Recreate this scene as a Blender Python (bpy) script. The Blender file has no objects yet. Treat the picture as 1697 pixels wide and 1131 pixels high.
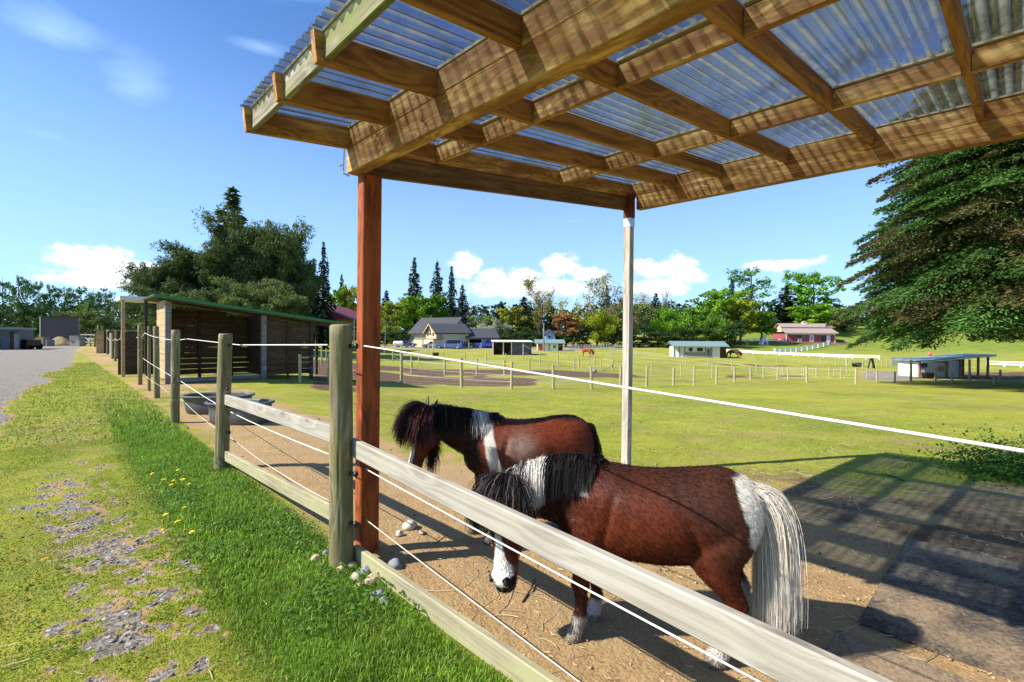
import bpy, math, random
import numpy as np
from mathutils import Vector, Matrix, noise as mnoise
R = math.radians
random.seed(7); rng = np.random.default_rng(7)
scene = bpy.context.scene
COL = scene.collection

# ------------------------------------------------------------------ camera
F = 798.7; CX, CY = 848.5, 565.5; PITCH, ROLL = -0.0085, 0.0064; HC = 1.5
cam = bpy.data.cameras.new('camera'); camo = bpy.data.objects.new('camera', cam); COL.objects.link(camo)
cam.sensor_width = 36; cam.lens = F / 1697 * 36; cam.clip_end = 3000; cam.clip_start = .05
camo.matrix_world = Matrix.Translation((0, 0, HC)) @ Matrix.Rotation(math.pi/2 + PITCH, 4, 'X') @ Matrix.Rotation(ROLL, 4, 'Z')
scene.camera = camo

# ------------------------------------------------------------------ sun and sky
SAZ, SEL = R(15), R(40.5)
sd = Vector((math.cos(SAZ)*math.cos(SEL), math.sin(SAZ)*math.cos(SEL), -math.sin(SEL)))
sun = bpy.data.lights.new('sun', 'SUN'); sun.energy = 4.6; sun.angle = R(.5); sun.color = (1, .94, .84)
so = bpy.data.objects.new('sun', sun); COL.objects.link(so); so.rotation_euler = sd.to_track_quat('-Z', 'Y').to_euler()
scene.view_settings.view_transform = 'Standard'; scene.view_settings.look = 'None'
scene.view_settings.exposure = .9; scene.view_settings.gamma = 1

class NT:
    def __init__(s, nt): s.nt = nt; s.n = nt.nodes; s.l = nt.links
    def new(s, typ, ins=None, **kw):
        n = s.n.new(typ)
        for k, v in kw.items(): setattr(n, k, v)
        if ins:
            for k, v in ins.items():
                sock = n.inputs[k]
                if isinstance(v, bpy.types.NodeSocket): s.l.new(v, sock)
                elif isinstance(v, bpy.types.Node): s.l.new(v.outputs[0], sock)
                else:
                    if sock.type == 'RGBA' and len(v) == 3: v = (*v, 1)
                    sock.default_value = v
        return n
    def math(s, op, a, b=0.0, c=None, clamp=False):
        n = s.n.new('ShaderNodeMath'); n.operation = op; n.use_clamp = clamp
        for i, v in enumerate((a, b, c)):
            if v is None: continue
            if isinstance(v, (int, float)): n.inputs[i].default_value = v
            else: s.l.new(v, n.inputs[i])
        return n.outputs[0]
    def mix(s, fac, a, b, blend='MIX'):
        n = s.n.new('ShaderNodeMix'); n.data_type = 'RGBA'; n.blend_type = blend
        for sock, v in ((n.inputs[0], fac), (n.inputs[6], a), (n.inputs[7], b)):
            if isinstance(v, bpy.types.NodeSocket): s.l.new(v, sock)
            elif isinstance(v, (int, float)): sock.default_value = v
            else: sock.default_value = (*v[:3], 1)
        return n.outputs[2]
    def ramp(s, fac, stops, interp='LINEAR'):
        n = s.n.new('ShaderNodeValToRGB'); s.l.new(fac, n.inputs[0]); cr = n.color_ramp; cr.interpolation = interp
        while len(cr.elements) < len(stops): cr.elements.new(.5)
        for e, (p, c) in zip(cr.elements, stops):
            e.position = p; e.color = (*c, 1) if hasattr(c, '__len__') else (c, c, c, 1)
        return n.outputs[0]
    def smooth(s, v, lo, hi, to0=0.0, to1=1.0):
        n = s.n.new('ShaderNodeMapRange'); n.interpolation_type = 'SMOOTHSTEP'; s.l.new(v, n.inputs[0])
        n.inputs[1].default_value = lo; n.inputs[2].default_value = hi; n.inputs[3].default_value = to0; n.inputs[4].default_value = to1
        return n.outputs[0]
    def noise(s, vec, scale, detail=4, rough=.55, dist=0.0):
        n = s.new('ShaderNodeTexNoise', {'Vector': vec, 'Scale': scale, 'Detail': detail, 'Roughness': rough, 'Distortion': dist})
        return n.outputs['Fac']
    def mapping(s, vec, scale=(1, 1, 1), rot=(0, 0, 0), loc=(0, 0, 0)):
        return s.new('ShaderNodeMapping', {'Vector': vec, 'Scale': scale, 'Rotation': rot, 'Location': loc}).outputs[0]

world = bpy.data.worlds.new('World'); scene.world = world; world.use_nodes = True
w = NT(world.node_tree); w.n.clear()
sky = w.new('ShaderNodeTexSky', sky_type='NISHITA', sun_disc=False, sun_elevation=SEL, sun_rotation=math.atan2(-sd.x, -sd.y) % (2*math.pi),
            air_density=1.0, dust_density=.4, ozone_density=3.0)
tc = w.new('ShaderNodeTexCoord').outputs['Generated']
sep = w.new('ShaderNodeSeparateXYZ', {0: tc})
az = w.math('MULTIPLY', w.math('ARCTAN2', sep.outputs[0], sep.outputs[1]), 180/math.pi)
el = w.math('MULTIPLY', w.math('ARCSINE', sep.outputs[2]), 180/math.pi)
ae = w.new('ShaderNodeCombineXYZ', {0: az, 1: el}).outputs[0]
def blob(a0, e0, ra, re):
    dx = w.math('MULTIPLY', w.math('SUBTRACT', az, a0), 1/ra); dy = w.math('MULTIPLY', w.math('SUBTRACT', el, e0), 1/re)
    r2 = w.math('ADD', w.math('MULTIPLY', dx, dx), w.math('MULTIPLY', dy, dy))
    return w.math('SUBTRACT', 1.0, w.math('SQRT', r2))
def union(bl):
    o = bl[0]
    for b in bl[1:]: o = w.math('MAXIMUM', o, b)
    return o
n1 = w.noise(w.mapping(ae, (.5, .75, 1)), 1.0, 9, .6)
cum = union([blob(*b) for b in ((-42.2, 6.6, 2.4, 1.5), (-39.8, 6.5, 2.6, 1.8), (-37.2, 6.0, 2.6, 1.2), (-40, 5.0, 6, 1.2),
      (-5.5, 8.3, 2.4, 2.0), (-2.2, 7.0, 3.2, 1.4), (1.2, 7.2, 3.2, 1.2), (5.6, 8.3, 3.4, 1.7), (8.8, 7.4, 2.4, 1.2), (2, 5.8, 11, 1.6),
      (15.8, 7.8, 2.6, 1.4), (18.5, 7.9, 3.0, 1.7), (20.5, 6.9, 2.2, 1.2), (17, 5.8, 5, 1.3), (29, 7.6, 5.5, .8), (-25, 3.5, 9, 1.5))])
cumv = w.smooth(w.math('ADD', cum, w.math('MULTIPLY', w.math('SUBTRACT', n1, .5), 1.5)), .0, .62)
cn = w.noise(w.mapping(ae, (.10, .42, 1), rot=(0, 0, R(-12))), 1.0, 7, .6, 1.2)
cn2 = w.noise(w.mapping(ae, (.03, .09, 1), loc=(3.7, 1.2, 0)), 1.0, 3, .5)
cn = w.noise(w.mapping(ae, (.07, .22, 1), rot=(0, 0, R(-14))), 1.0, 6, .52, .8)
cir = w.math('MULTIPLY', w.smooth(cn, .46, .78), w.smooth(cn2, .42, .66))
wis = union([blob(-38, 22.0, 6, 4.2), blob(-43.5, 24.5, 6, 3.0), blob(-27.5, 27.8, 4.5, 1.0), blob(-44, 16.5, 5, 1.6)])
wisv = w.math('MULTIPLY', w.smooth(w.math('ADD', wis, w.math('MULTIPLY', w.math('SUBTRACT', cn, .5), 1.5)), .0, 1.5), .55)
low = w.smooth(el, 34.0, 1.0, 0.0, .52)
n3 = w.noise(w.mapping(ae, (.07, .5, 1), rot=(0, 0, R(8))), 1.0, 5, .55)
strat = w.math('MULTIPLY', w.smooth(n3, .5, .75), w.smooth(el, 26.0, 9.0, 0.0, .6))
tot = w.math('MAXIMUM', w.math('MAXIMUM', w.math('MULTIPLY', cir, .28), wisv), w.math('MAXIMUM', strat, low))
skyc = w.mix(1.0, sky.outputs[0], (.76, 1.10, 1.52), 'MULTIPLY')
SK = 10.0
c1 = w.mix(tot, skyc, (.52*SK, .78*SK, 1.12*SK))
shade = w.mix(w.smooth(w.math('ADD', n1, w.math('MULTIPLY', cum, .35)), .45, .75), (.62*SK, .72*SK, .88*SK), (1.0*SK, 1.0*SK, 1.0*SK))
c2 = w.mix(cumv, c1, shade)
bg = w.new('ShaderNodeBackground', {'Color': c2, 'Strength': .074})
w.l.new(bg.outputs[0], w.new('ShaderNodeOutputWorld').inputs[0])

# ------------------------------------------------------------------ helpers
def ray(px, py):
    x, y = (px-CX), (py-CY); c, s = math.cos(ROLL), math.sin(ROLL)
    X = x*c + y*s; Y = -x*s + y*c
    d = Vector((X/F, 1, -Y/F)); c, s = math.cos(PITCH), math.sin(PITCH)
    return Vector((d.x, d.y*c - d.z*s, d.y*s + d.z*c))
def P(px, py, Y):
    d = ray(px, py); k = Y/d.y
    return Vector((d.x*k, Y, HC + d.z*k))
def smst(x, a, b):
    t = np.clip((x-a)/(b-a), 0, 1); return t*t*(3-2*t)
TR = np.array([(0, 0), (3, -.01), (6, -.10), (8, -.16), (12, -.36), (20, -.72), (36, -1.5), (46, -1.55), (60, -1.3), (80, -1.15), (105, -1.0), (122, .1), (160, 5.0), (220, 8), (500, 12)], float)
TCn = np.array([(0, 0), (3, -.01), (6, -.10), (12, -.30), (20, -.6), (36, -.9), (60, -1.0), (100, -.8), (160, -.8), (500, 1)], float)
def Hn(x, y):
    x = np.asarray(x, float); y = np.asarray(y, float)
    ys = np.maximum(y, 1.0); a = x/ys
    wl = smst(a, -.55, -.12); wr = smst(a, .02, .5)
    yy = np.maximum(y, 0)
    return wl*((1-wr)*np.interp(yy, TCn[:, 0], TCn[:, 1]) + wr*np.interp(yy, TR[:, 0], TR[:, 1]))
def H(x, y): return float(Hn(x, y))
def G(px, py):
    d = ray(px, py); t = .5; prev = t
    while t < 900:
        p = Vector((0, 0, HC)) + d*t
        if p.z < H(p.x, p.y): break
        prev = t; t *= 1.01
    for _ in range(20):
        m = (prev+t)/2; p = Vector((0, 0, HC)) + d*m
        if p.z < H(p.x, p.y): t = m
        else: prev = m
    p = Vector((0, 0, HC)) + d*t
    return Vector((p.x, p.y, H(p.x, p.y)))
def onG(x, y, dz=0): return Vector((x, y, H(x, y)+dz))
U = Vector((math.sin(.8104), math.cos(.8104), 0)); V = Vector((math.cos(.8104), -math.sin(.8104), 0))

class MB:
    """collects verts and faces"""
    def __init__(s): s.v = []; s.f = []
    def box(s, c, d, rz=0.0, M=None):
        cx, cy, cz = c; hx, hy, hz = d[0]/2, d[1]/2, d[2]/2; k = len(s.v); cs, sn = math.cos(rz), math.sin(rz)
        for x, y, z in ((-1,-1,-1),(1,-1,-1),(1,1,-1),(-1,1,-1),(-1,-1,1),(1,-1,1),(1,1,1),(-1,1,1)):
            X, Y = x*hx, y*hy
            p = Vector((cx + X*cs - Y*sn, cy + X*sn + Y*cs, cz + z*hz))
            s.v.append(M @ p if M else p)
        s.f += [tuple(k+i for i in q) for q in ((3,2,1,0),(4,5,6,7),(0,1,5,4),(1,2,6,5),(2,3,7,6),(3,0,4,7))]
        return s
    def prism(s, poly, p0, ax, L):
        """poly: list of 3d points; extruded along ax by L"""
        k = len(s.v); n = len(poly); a = Vector(ax)*L
        s.v += [Vector(p)+Vector(p0) for p in poly] + [Vector(p)+Vector(p0)+a for p in poly]
        s.f.append(tuple(k+i for i in range(n))[::-1]); s.f.append(tuple(k+n+i for i in range(n)))
        s.f += [(k+i, k+(i+1)%n, k+n+(i+1)%n, k+n+i) for i in range(n)]
        return s
    def tube(s, pts, rs, n=8, cap=True):
        pts = [Vector(p) for p in pts]
        if isinstance(rs, (int, float)): rs = [rs]*len(pts)
        k = len(s.v); prev = None
        for i, p in enumerate(pts):
            t = (pts[min(i+1, len(pts)-1)] - pts[max(i-1, 0)]).normalized()
            a = prev if prev is not None else (Vector((0, 0, 1)) if abs(t.z) < .9 else Vector((1, 0, 0)))
            a = (a - t*a.dot(t)).normalized(); b = t.cross(a); prev = a
            for j in range(n):
                an = 2*math.pi*j/n; s.v.append(p + (a*math.cos(an) + b*math.sin(an))*rs[i])
        for i in range(len(pts)-1):
            for j in range(n):
                s.f.append((k+i*n+j, k+i*n+(j+1)%n, k+(i+1)*n+(j+1)%n, k+(i+1)*n+j))
        if cap:
            s.f.append(tuple(k+j for j in range(n))[::-1]); s.f.append(tuple(k+(len(pts)-1)*n+j for j in range(n)))
        return s
    def loft(s, rings, cap=True):
        k = len(s.v); n = len(rings[0])
        for r in rings: s.v += [Vector(p) for p in r]
        for i in range(len(rings)-1):
            for j in range(n):
                s.f.append((k+i*n+j, k+i*n+(j+1)%n, k+(i+1)*n+(j+1)%n, k+(i+1)*n+j))
        if cap:
            s.f.append(tuple(k+j for j in range(n))[::-1]); s.f.append(tuple(k+(len(rings)-1)*n+j for j in range(n)))
        return s
    def quad(s, *p):
        k = len(s.v); s.v += [Vector(q) for q in p]; s.f.append(tuple(range(k, k+len(p)))); return s
    def ball(s, c, r, n=10, m=7, jit=0.0):
        r = Vector(r) if hasattr(r, '__len__') else Vector((r, r, r)); c = Vector(c); rings = []
        for i in range(m+1):
            th = math.pi*(i+.02)/(m+.04) 
            rings.append([c + Vector((r.x*math.sin(th)*math.cos(2*math.pi*j/n), r.y*math.sin(th)*math.sin(2*math.pi*j/n), -r.z*math.cos(th)))*(1+random.uniform(-jit, jit)) for j in range(n)])
        return s.loft(rings)
def link(name, me, mat=None, parent=None, smooth=False):
    o = bpy.data.objects.new(name, me); COL.objects.link(o)
    if mat: me.materials.append(mat)
    if parent: o.parent = parent
    if smooth: me.polygons.foreach_set('use_smooth', [True]*len(me.polygons))
    return o
def obj(name, mb, mat=None, parent=None, smooth=False, fix=False):
    me = bpy.data.meshes.new(name); me.from_pydata([tuple(v) for v in mb.v], [], mb.f)
    if fix:
        import bmesh
        bm = bmesh.new(); bm.from_mesh(me); bmesh.ops.recalc_face_normals(bm, faces=bm.faces); bm.to_mesh(me); bm.free()
    me.update(); return link(name, me, mat, parent, smooth)
def tag(o, label, cat, group=None, kind=None):
    if label: o['label'] = label
    if cat: o['category'] = cat
    if group: o['group'] = group
    if kind: o['kind'] = kind
    return o
def thing(name, label, cat, loc=(0, 0, 0), rotz=0.0, group=None):
    o = bpy.data.objects.new(name, None); COL.objects.link(o); o.empty_display_size = .2
    o.location = loc; o.rotation_euler = (0, 0, rotz); return tag(o, label, cat, group)
def dup(o, parent=None, kids=None):
    c = o.copy(); COL.objects.link(c); c.parent = parent
    for ch in list(o.children): dup(ch, c)
    return c
def npmesh(name, verts, tris, cols=None, mat=None, parent=None, smooth=False, nverts=3):
    verts = np.asarray(verts, np.float32).reshape(-1, 3); tris = np.asarray(tris, np.int32).reshape(-1, nverts)
    me = bpy.data.meshes.new(name)
    me.vertices.add(len(verts)); me.vertices.foreach_set('co', verts.ravel())
    me.loops.add(tris.size); me.loops.foreach_set('vertex_index', tris.ravel())
    me.polygons.add(len(tris)); me.polygons.foreach_set('loop_start', np.arange(0, tris.size, nverts, dtype=np.int32))
    me.polygons.foreach_set('loop_total', np.full(len(tris), nverts, np.int32))
    if smooth: me.polygons.foreach_set('use_smooth', np.ones(len(tris), bool))
    if cols is not None:
        at = me.color_attributes.new('Col', 'FLOAT_COLOR', 'POINT')
        c = np.ones((len(verts), 4), np.float32); c[:, :cols.shape[1]] = cols; at.data.foreach_set('color', c.ravel())
    me.update(); me.validate()
    return link(name, me, mat, parent)
def board(name, p0, p1, wd, ht, mat, parent=None, up=(0, 0, 1), ch=.004, origin=None, ext=(0, 0)):
    """a sawn board from p0 to p1 (world); wd across, ht along 'up'; grain runs along local X"""
    p0 = Vector(p0); p1 = Vector(p1); x = (p1-p0).normalized(); p0 = p0 - x*ext[0]; p1 = p1 + x*ext[1]
    L = (p1-p0).length; y = Vector(up).cross(x).normalized(); z = x.cross(y)
    a, b, c = wd/2, ht/2, ch
    prof = [(-a+c,-b),(a-c,-b),(a,-b+c),(a,b-c),(a-c,b),(-a+c,b),(-a,b-c),(-a,-b+c)]
    nseg = max(2, int(L/.25)); ph = random.uniform(0, 9)
    rings = []
    for i in range(nseg+1):
        t = L*i/nseg; dy = .0018*math.sin(t*2.1+ph); dz = .0018*math.sin(t*1.7+ph*2)
        rings.append([(t, py+dy, pz+dz) for py, pz in prof])
    mb = MB().loft(rings)
    o = obj(name, mb, mat, parent)
    M = Matrix((x, y, z)).transposed().to_4x4(); M.translation = p0
    if parent is not None:
        M = parent.matrix_basis.inverted() @ M if parent.parent is None else M
    o.matrix_basis = M
    return o

# ------------------------------------------------------------------ materials
MATS = {}
def material(name):
    m = bpy.data.materials.new(name); m.use_nodes = True; m.node_tree.nodes.clear(); t = NT(m.node_tree)
    t.out = t.new('ShaderNodeOutputMaterial'); MATS[name] = m; return m, t
def fin(t, col, rough=.7, bump=None, bs=.3, bd=.01, metal=0.0, spec=.5, extra=None):
    ins = {'Base Color': col, 'Roughness': rough, 'Metallic': metal, 'Specular IOR Level': spec}
    if bump is not None:
        ins['Normal'] = t.new('ShaderNodeBump', {'Height': bump, 'Strength': bs, 'Distance': bd}).outputs[0]
    if extra: ins.update(extra)
    p = t.new('ShaderNodeBsdfPrincipled', ins); t.l.new(p.outputs[0], t.out.inputs[0]); return p
def plain(name, col, rough=.6, metal=0.0, var=.25, scale=3.0, spec=.5):
    m, t = material(name); o = t.new('ShaderNodeTexCoord').outputs['Object']
    n = t.noise(o, scale, 6, .65); n2 = t.noise(o, scale*12, 3, .6)
    k = t.math('ADD', t.math('MULTIPLY', n, .7), t.math('MULTIPLY', n2, .3))
    lo = tuple(c*(1-var) for c in col); hi = tuple(min(1, c*(1+var)) for c in col)
    fin(t, t.ramp(k, [(.3, lo), (.7, hi)]), rough, n2, .25, .004, metal, spec); return m
def wood(name, dark, mid, light, rough=.75, grain=26.0, knots=.5, stain=None, stain_amt=.3, bump=.5, axis='X', streak=1.2):
    m, t = material(name); tcn = t.new('ShaderNodeTexCoord').outputs['Object']; rnd = t.new('ShaderNodeObjectInfo').outputs['Random']
    off = t.new('ShaderNodeCombineXYZ', {0: t.math('MULTIPLY', rnd, 37.0), 1: t.math('MULTIPLY', rnd, 11.0), 2: t.math('MULTIPLY', rnd, 5.0)}).outputs[0]
    v = t.new('ShaderNodeVectorMath', {0: tcn, 1: off}, operation='ADD').outputs[0]
    sc = {'X': (streak, grain, grain), 'Z': (grain, grain, streak), 'Y': (grain, streak, grain)}[axis]
    sk = {'X': (2.2, 7, 7), 'Z': (7, 7, 2.2), 'Y': (7, 2.2, 7)}[axis]
    vor = t.new('ShaderNodeTexVoronoi', {'Vector': t.mapping(v, sk), 'Scale': 1.0, 'Randomness': 1.0})
    kd = vor.outputs['Distance']
    warp = t.math('MULTIPLY', t.smooth(kd, .55, .05), .9*knots)
    g1 = t.noise(t.mapping(v, sc), 1.0, 7, .68, .6)
    bands = t.math('SINE', t.math('MULTIPLY', t.math('ADD', t.noise(t.mapping(v, tuple(c*.22 for c in sc)), 1.0, 3, .5, .4), t.math('MULTIPLY', warp, .35)), 55.0))
    k = t.math('ADD', t.math('MULTIPLY', g1, .75), t.math('MULTIPLY', bands, .09))
    k = t.math('ADD', k, .08)
    fine = t.noise(t.mapping(v, tuple(3.0 if c == streak else grain*7 for c in sc)), 1.0, 3, .6)
    k = t.math('ADD', t.math('MULTIPLY', k, .74), t.math('MULTIPLY', fine, .27))
    c = t.ramp(k, [(.33, dark), (.5, mid), (.68, light)])
    crk = t.noise(t.mapping(v, tuple(.8 if c_ == streak else grain*2.6 for c_ in sc)), 1.0, 3, .5); c = t.mix(t.smooth(crk, .68, .73, 0.0, .7), c, dark)
    big = t.noise(v, 2.3, 4, .6)
    c = t.mix(t.smooth(big, .35, .75, 0.0, .45), c, tuple(x*.6 for x in mid))
    kn = t.smooth(kd, .17, .07); c = t.mix(t.math('MULTIPLY', kn, .85*min(1, knots*1.6)), c, tuple(x*.28 for x in mid))
    ring = t.math('MULTIPLY', t.smooth(kd, .34, .17), t.smooth(t.math('SINE', t.math('MULTIPLY', kd, 90.0)), 0.0, 1.0))
    c = t.mix(t.math('MULTIPLY', ring, .45*min(1, knots*1.6)), c, tuple(x*.55 for x in mid))
    if stain:
        s1 = t.noise(t.mapping(v, tuple(2.0 if c_ == streak else 9.0 for c_ in sc)), 1.0, 7, .72); c = t.mix(t.math('MULTIPLY', t.smooth(s1, .62-.3*stain_amt, .78-.2*stain_amt), .85), c, stain)
    fin(t, c, rough, k, bump, .004, 0, .3); return m
M_beam = wood('beam_lumber', (.26, .10, .022), (.74, .43, .12), (.94, .73, .36), grain=16, knots=.9, stain=(.24, .085, .02), stain_amt=.9)
M_rafter = wood('rafter_lumber', (.15, .06, .014), (.42, .19, .045), (.58, .30, .09), grain=16, knots=.5)
M_fascia = wood('weathered_fascia', (.09, .075, .05), (.27, .23, .16), (.46, .41, .32), grain=20, knots=.6, stain=(.17, .19, .03), stain_amt=.6)
M_redpost = wood('stained_red_post', (.14, .03, .008), (.38, .085, .018), (.48, .13, .03), grain=14, knots=.5, stain=(.10, .025, .01), stain_amt=.5, rough=.7)
M_palepost = wood('pale_lumber', (.26, .22, .17), (.50, .45, .38), (.64, .60, .53), grain=18, knots=.5, axis='X')
M_rail = wood('grey_rail', (.27, .235, .18), (.40, .365, .30), (.47, .44, .375), grain=34, knots=.5, stain=(.40, .37, .25), stain_amt=.25, bump=.6)
M_raillow = wood('mossy_rail', (.22, .19, .11), (.36, .32, .20), (.44, .40, .27), grain=34, knots=.3, stain=(.36, .35, .16), stain_amt=.6, bump=.6)
M_round = wood('round_post', (.08, .06, .028), (.28, .225, .125), (.46, .40, .25), grain=17, knots=.55, axis='Z', stain=(.16, .155, .05), stain_amt=.7, bump=1.0, streak=1.6)
M_shedshade = wood('shed_board_shaded', (.035, .018, .008), (.105, .055, .025), (.17, .10, .05), grain=14, knots=.4)  # dark tone holds the shade of walls turned away from the sun
M_shedlit = wood('shed_siding_sunlit', (.30, .20, .09), (.52, .37, .19), (.64, .48, .27), grain=14, knots=.3)  # pale tone, the sun's brightness on the side wall put into the colour
M_darkwood = wood('dark_wood', (.03, .02, .012), (.07, .045, .028), (.12, .08, .05), grain=14, knots=.3)
M_greywood = wood('grey_wood', (.12, .11, .10), (.24, .22, .20), (.36, .34, .31), grain=14, knots=.3)
M_whitewood = plain('whitewashed_wood', (.72, .71, .70), .7, var=.12, scale=2)
M_rope = plain('white_rope', (.78, .76, .70), .6, var=.15, scale=60)
M_ropeold = plain('aged_rope', (.55, .50, .40), .7, var=.2, scale=60)
M_black = plain('black_plastic', (.018, .019, .022), .38, var=.3, scale=5)
M_galv = plain('galvanised_steel', (.45, .48, .52), .4, metal=.7, var=.2, scale=12)
M_green = plain('green_metal_roof', (.018, .17, .04), .5, var=.2)
M_teal = plain('teal_metal_roof', (.19, .27, .255), .5, var=.12)
M_maroon = plain('maroon_canvas', (.19, .015, .03), .7, var=.15)
M_shingle = plain('grey_shingles', (.055, .058, .066), .85, var=.35, scale=6)
M_cream = plain('cream_siding', (.72, .60, .34), .7, var=.08)
M_white = plain('white_paint', (.78, .78, .76), .5, var=.06)
M_redbarn = plain('red_barn_boards', (.33, .07, .08), .75, var=.2)
M_tanroof = plain('tan_metal_roof', (.34, .26, .22), .7, var=.15)
M_glassd = plain('dark_glass', (.02, .025, .035), .12, var=.1)
M_tyre = plain('tyre_rubber', (.02, .02, .02), .8)
M_steelblue = plain('slate_blue_siding', (.07, .085, .12), .6, var=.2)
M_purple = plain('purple_grey_cladding', (.13, .12, .15), .6, var=.2)
M_orange = plain('orange_plastic', (.75, .10, .03), .5, var=.1)
M_hay = plain('hay', (.30, .22, .09), .95, var=.5, scale=14)
M_concrete = plain('concrete', (.30, .27, .21), .9, var=.25)
M_blockwall = plain('board_grey', (.2, .2, .22), .8, var=.25)
# ------------------------------------------------------------------ ground masks
NV = np.array([U.x, U.y])
def fence_n(x, y): return U.x*x + U.y*y
N0 = 1.41                                   # fence line: U.p = N0
def vnoise(x, y, s, seed=0):
    """cheap value noise"""
    x = np.asarray(x)*s + seed*17.3; y = np.asarray(y)*s + seed*9.1
    xi = np.floor(x); yi = np.floor(y); fx = x-xi; fy = y-yi; fx = fx*fx*(3-2*fx); fy = fy*fy*(3-2*fy)
    def h(a, b): 
        q = np.sin(a*127.1+b*311.7+seed*3.3)*43758.5453; return q-np.floor(q)
    return (h(xi, yi)*(1-fx)+h(xi+1, yi)*fx)*(1-fy) + (h(xi, yi+1)*(1-fx)+h(xi+1, yi+1)*fx)*fy
def fbm(x, y, s, seed=0, o=4):
    t = 0; a = .5; 
    for i in range(o): t = t+a*vnoise(x, y, s*2**i, seed+i); a *= .5
    return t/(1-.5**o)
def masks(x, y):
    """grass, lush, gravel, mud in 0..1"""
    x = np.asarray(x, float); y = np.asarray(y, float)
    n = fence_n(x, y); v = x*V.x + y*V.y; a = x/np.maximum(y, .6)
    nz = fbm(x, y, .7, 1); nf = fbm(x, y, 3.0, 5)
    # road (gravel) right edge as a polyline
    ex = np.interp(y, [-30, 0, 8.2, 12.4, 26, 46, 70, 90], [6, -1.9, -8.7, -12.6, -23.6, -41.5, -62, -80]) + (nz-.5)*1.2
    road = smst(ex - x, -.25, .35)*smst(y, -1, 2)*(1-smst(y, 62, 66))
    track = np.exp(-((n-.22-.12*np.sin(v*1.3))/.30)**2)*smst(v, -9, -6)
    n7 = fbm(x, y, 8.0, 15); n7b = fbm(x, y, 4.5, 35)
    n14 = fbm(x, y, 16.0, 45, 3); trk = smst(track*.72 + (nf-.5)*.5 + (n7-.5)*1.4 + (n14-.5)*1.5, .36, .80)*smst(track, .06, .3)
    nb = 3.8 + .60*np.maximum(x, 0) + (nz-.5)*2.0
    nb = np.minimum(nb, 8.0)
    dirt = (1-smst(n, nb-.5, nb+.7))*smst(n, N0+.0, N0+.18+.25*nf)
    dirt *= 1-smst(-v, 9.0, 12)*.35
    patch = smst(nz*.5+nf*.5, .48, .6)
    farleft = smst(-v, 3.6, 5.5)
    dirt = dirt*(1-farleft*patch*.55)
    grass = 1-dirt
    grass *= 1-trk*.92; grass *= 1-road
    gravel = np.maximum(road, trk*smst(n7b*.4+n14*.6, .36, .58)*.9)
    # far bands in (azimuth, depth)
    lp = np.log(np.maximum(y, 1))
    mud = np.zeros_like(x)
    def band(a0, a1, y0, y1, k, s=.12):
        w_ = smst(a, a0-.04, a0+.04)*(1-smst(a, a1-.05, a1+.05))*smst(lp, math.log(y0)-s, math.log(y0)+s)*(1-smst(lp, math.log(y1)-s, math.log(y1)+s))
        return k*w_
    for b in ((-.55, .06, 20.5, 26.5, 1), (-.5, .28, 28, 35, 1), (-.3, .05, 15.5, 18, .4), (-.55, -.02, 20.5, 34, .7), (.0, .5, 24, 27, .35), (.2, .62, 50, 56, .55), (.42, .72, 36, 40, .5), (.78, 1.3, 36, 46, .9), (.52, .72, 118, 132, .8), (.05, .22, 66, 74, .3), (-.42, -.3, 14, 21, .7)):
        mud = np.maximum(mud, band(*b, s=.05))
    gravel = np.maximum(gravel, band(-.75, .6, 88, 108, 1, .03)*(1-smst(a, .12, .2)))
    gravel = np.maximum(gravel, band(.72, .84, 33, 46, .8, .05))
    mud = smst(mud*1.0 + (nz-.5)*.9 + (fbm(x, y, .25, 71)-.5)*.8, .36, .75)*smst(mud, .1, .3)
    mud = np.maximum(mud, .62*np.exp(-((x-4.4)/2.8)**4-((n-5.2)/1.9)**4)*smst(nz+nf*.6, .45, .8))  # browner soil here; its dark tone also deepens the canopy shadow by colour
    mud = np.clip(mud*(.62+.75*fbm(x, y, 1.3, 91)), 0, 1); grass = grass*(1-.85*mud)*(1-gravel)
    lush = smst(n, .5, .8)*(1-smst(n, N0-.02, N0+.12))*smst(-v, -4, 0)*(1-smst(-v, 9, 16)) + smst(-.6-(n-0), .0, .8)*smst(3.6-y, 0, 1.4)*.95*smst(nz, .25, .5)
    lush = np.clip(lush + smst(y, 70, 120)*.6*smst(a, .3, .5), 0, 1)
    return np.clip(grass, 0, 1), lush, np.clip(gravel, 0, 1), mud

def build_ground():
    azf = np.radians(np.concatenate([np.linspace(-180, -66, 40, endpoint=False), np.linspace(-66, 66, 560), np.linspace(66, 180, 41)[1:]]))
    rr = np.concatenate([[0.02, .3, .6], np.geomspace(1.0, 700, 600)])
    A, Rr = np.meshgrid(azf, rr, indexing='xy')
    x = (np.sin(A)*Rr); y = np.cos(A)*Rr
    z = Hn(x, y)
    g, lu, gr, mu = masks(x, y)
    near = np.exp(-Rr/14)
    z = z + near*((fbm(x, y, 1.6, 11)-.5)*.05 + (fbm(x, y, 9, 12)-.5)*.018*(1.2-g)) 
    n1, n2 = x.shape
    idx = np.arange(n1*n2).reshape(n1, n2)
    q = np.stack([idx[:-1, :-1], idx[:-1, 1:], idx[1:, 1:], idx[1:, :-1]], -1).reshape(-1, 4)
    q = q[:, ::-1]
    m = ground_mat()
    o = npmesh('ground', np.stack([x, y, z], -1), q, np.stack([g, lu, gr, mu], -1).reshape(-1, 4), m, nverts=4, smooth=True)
    o['kind'] = 'structure'; return o
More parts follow.
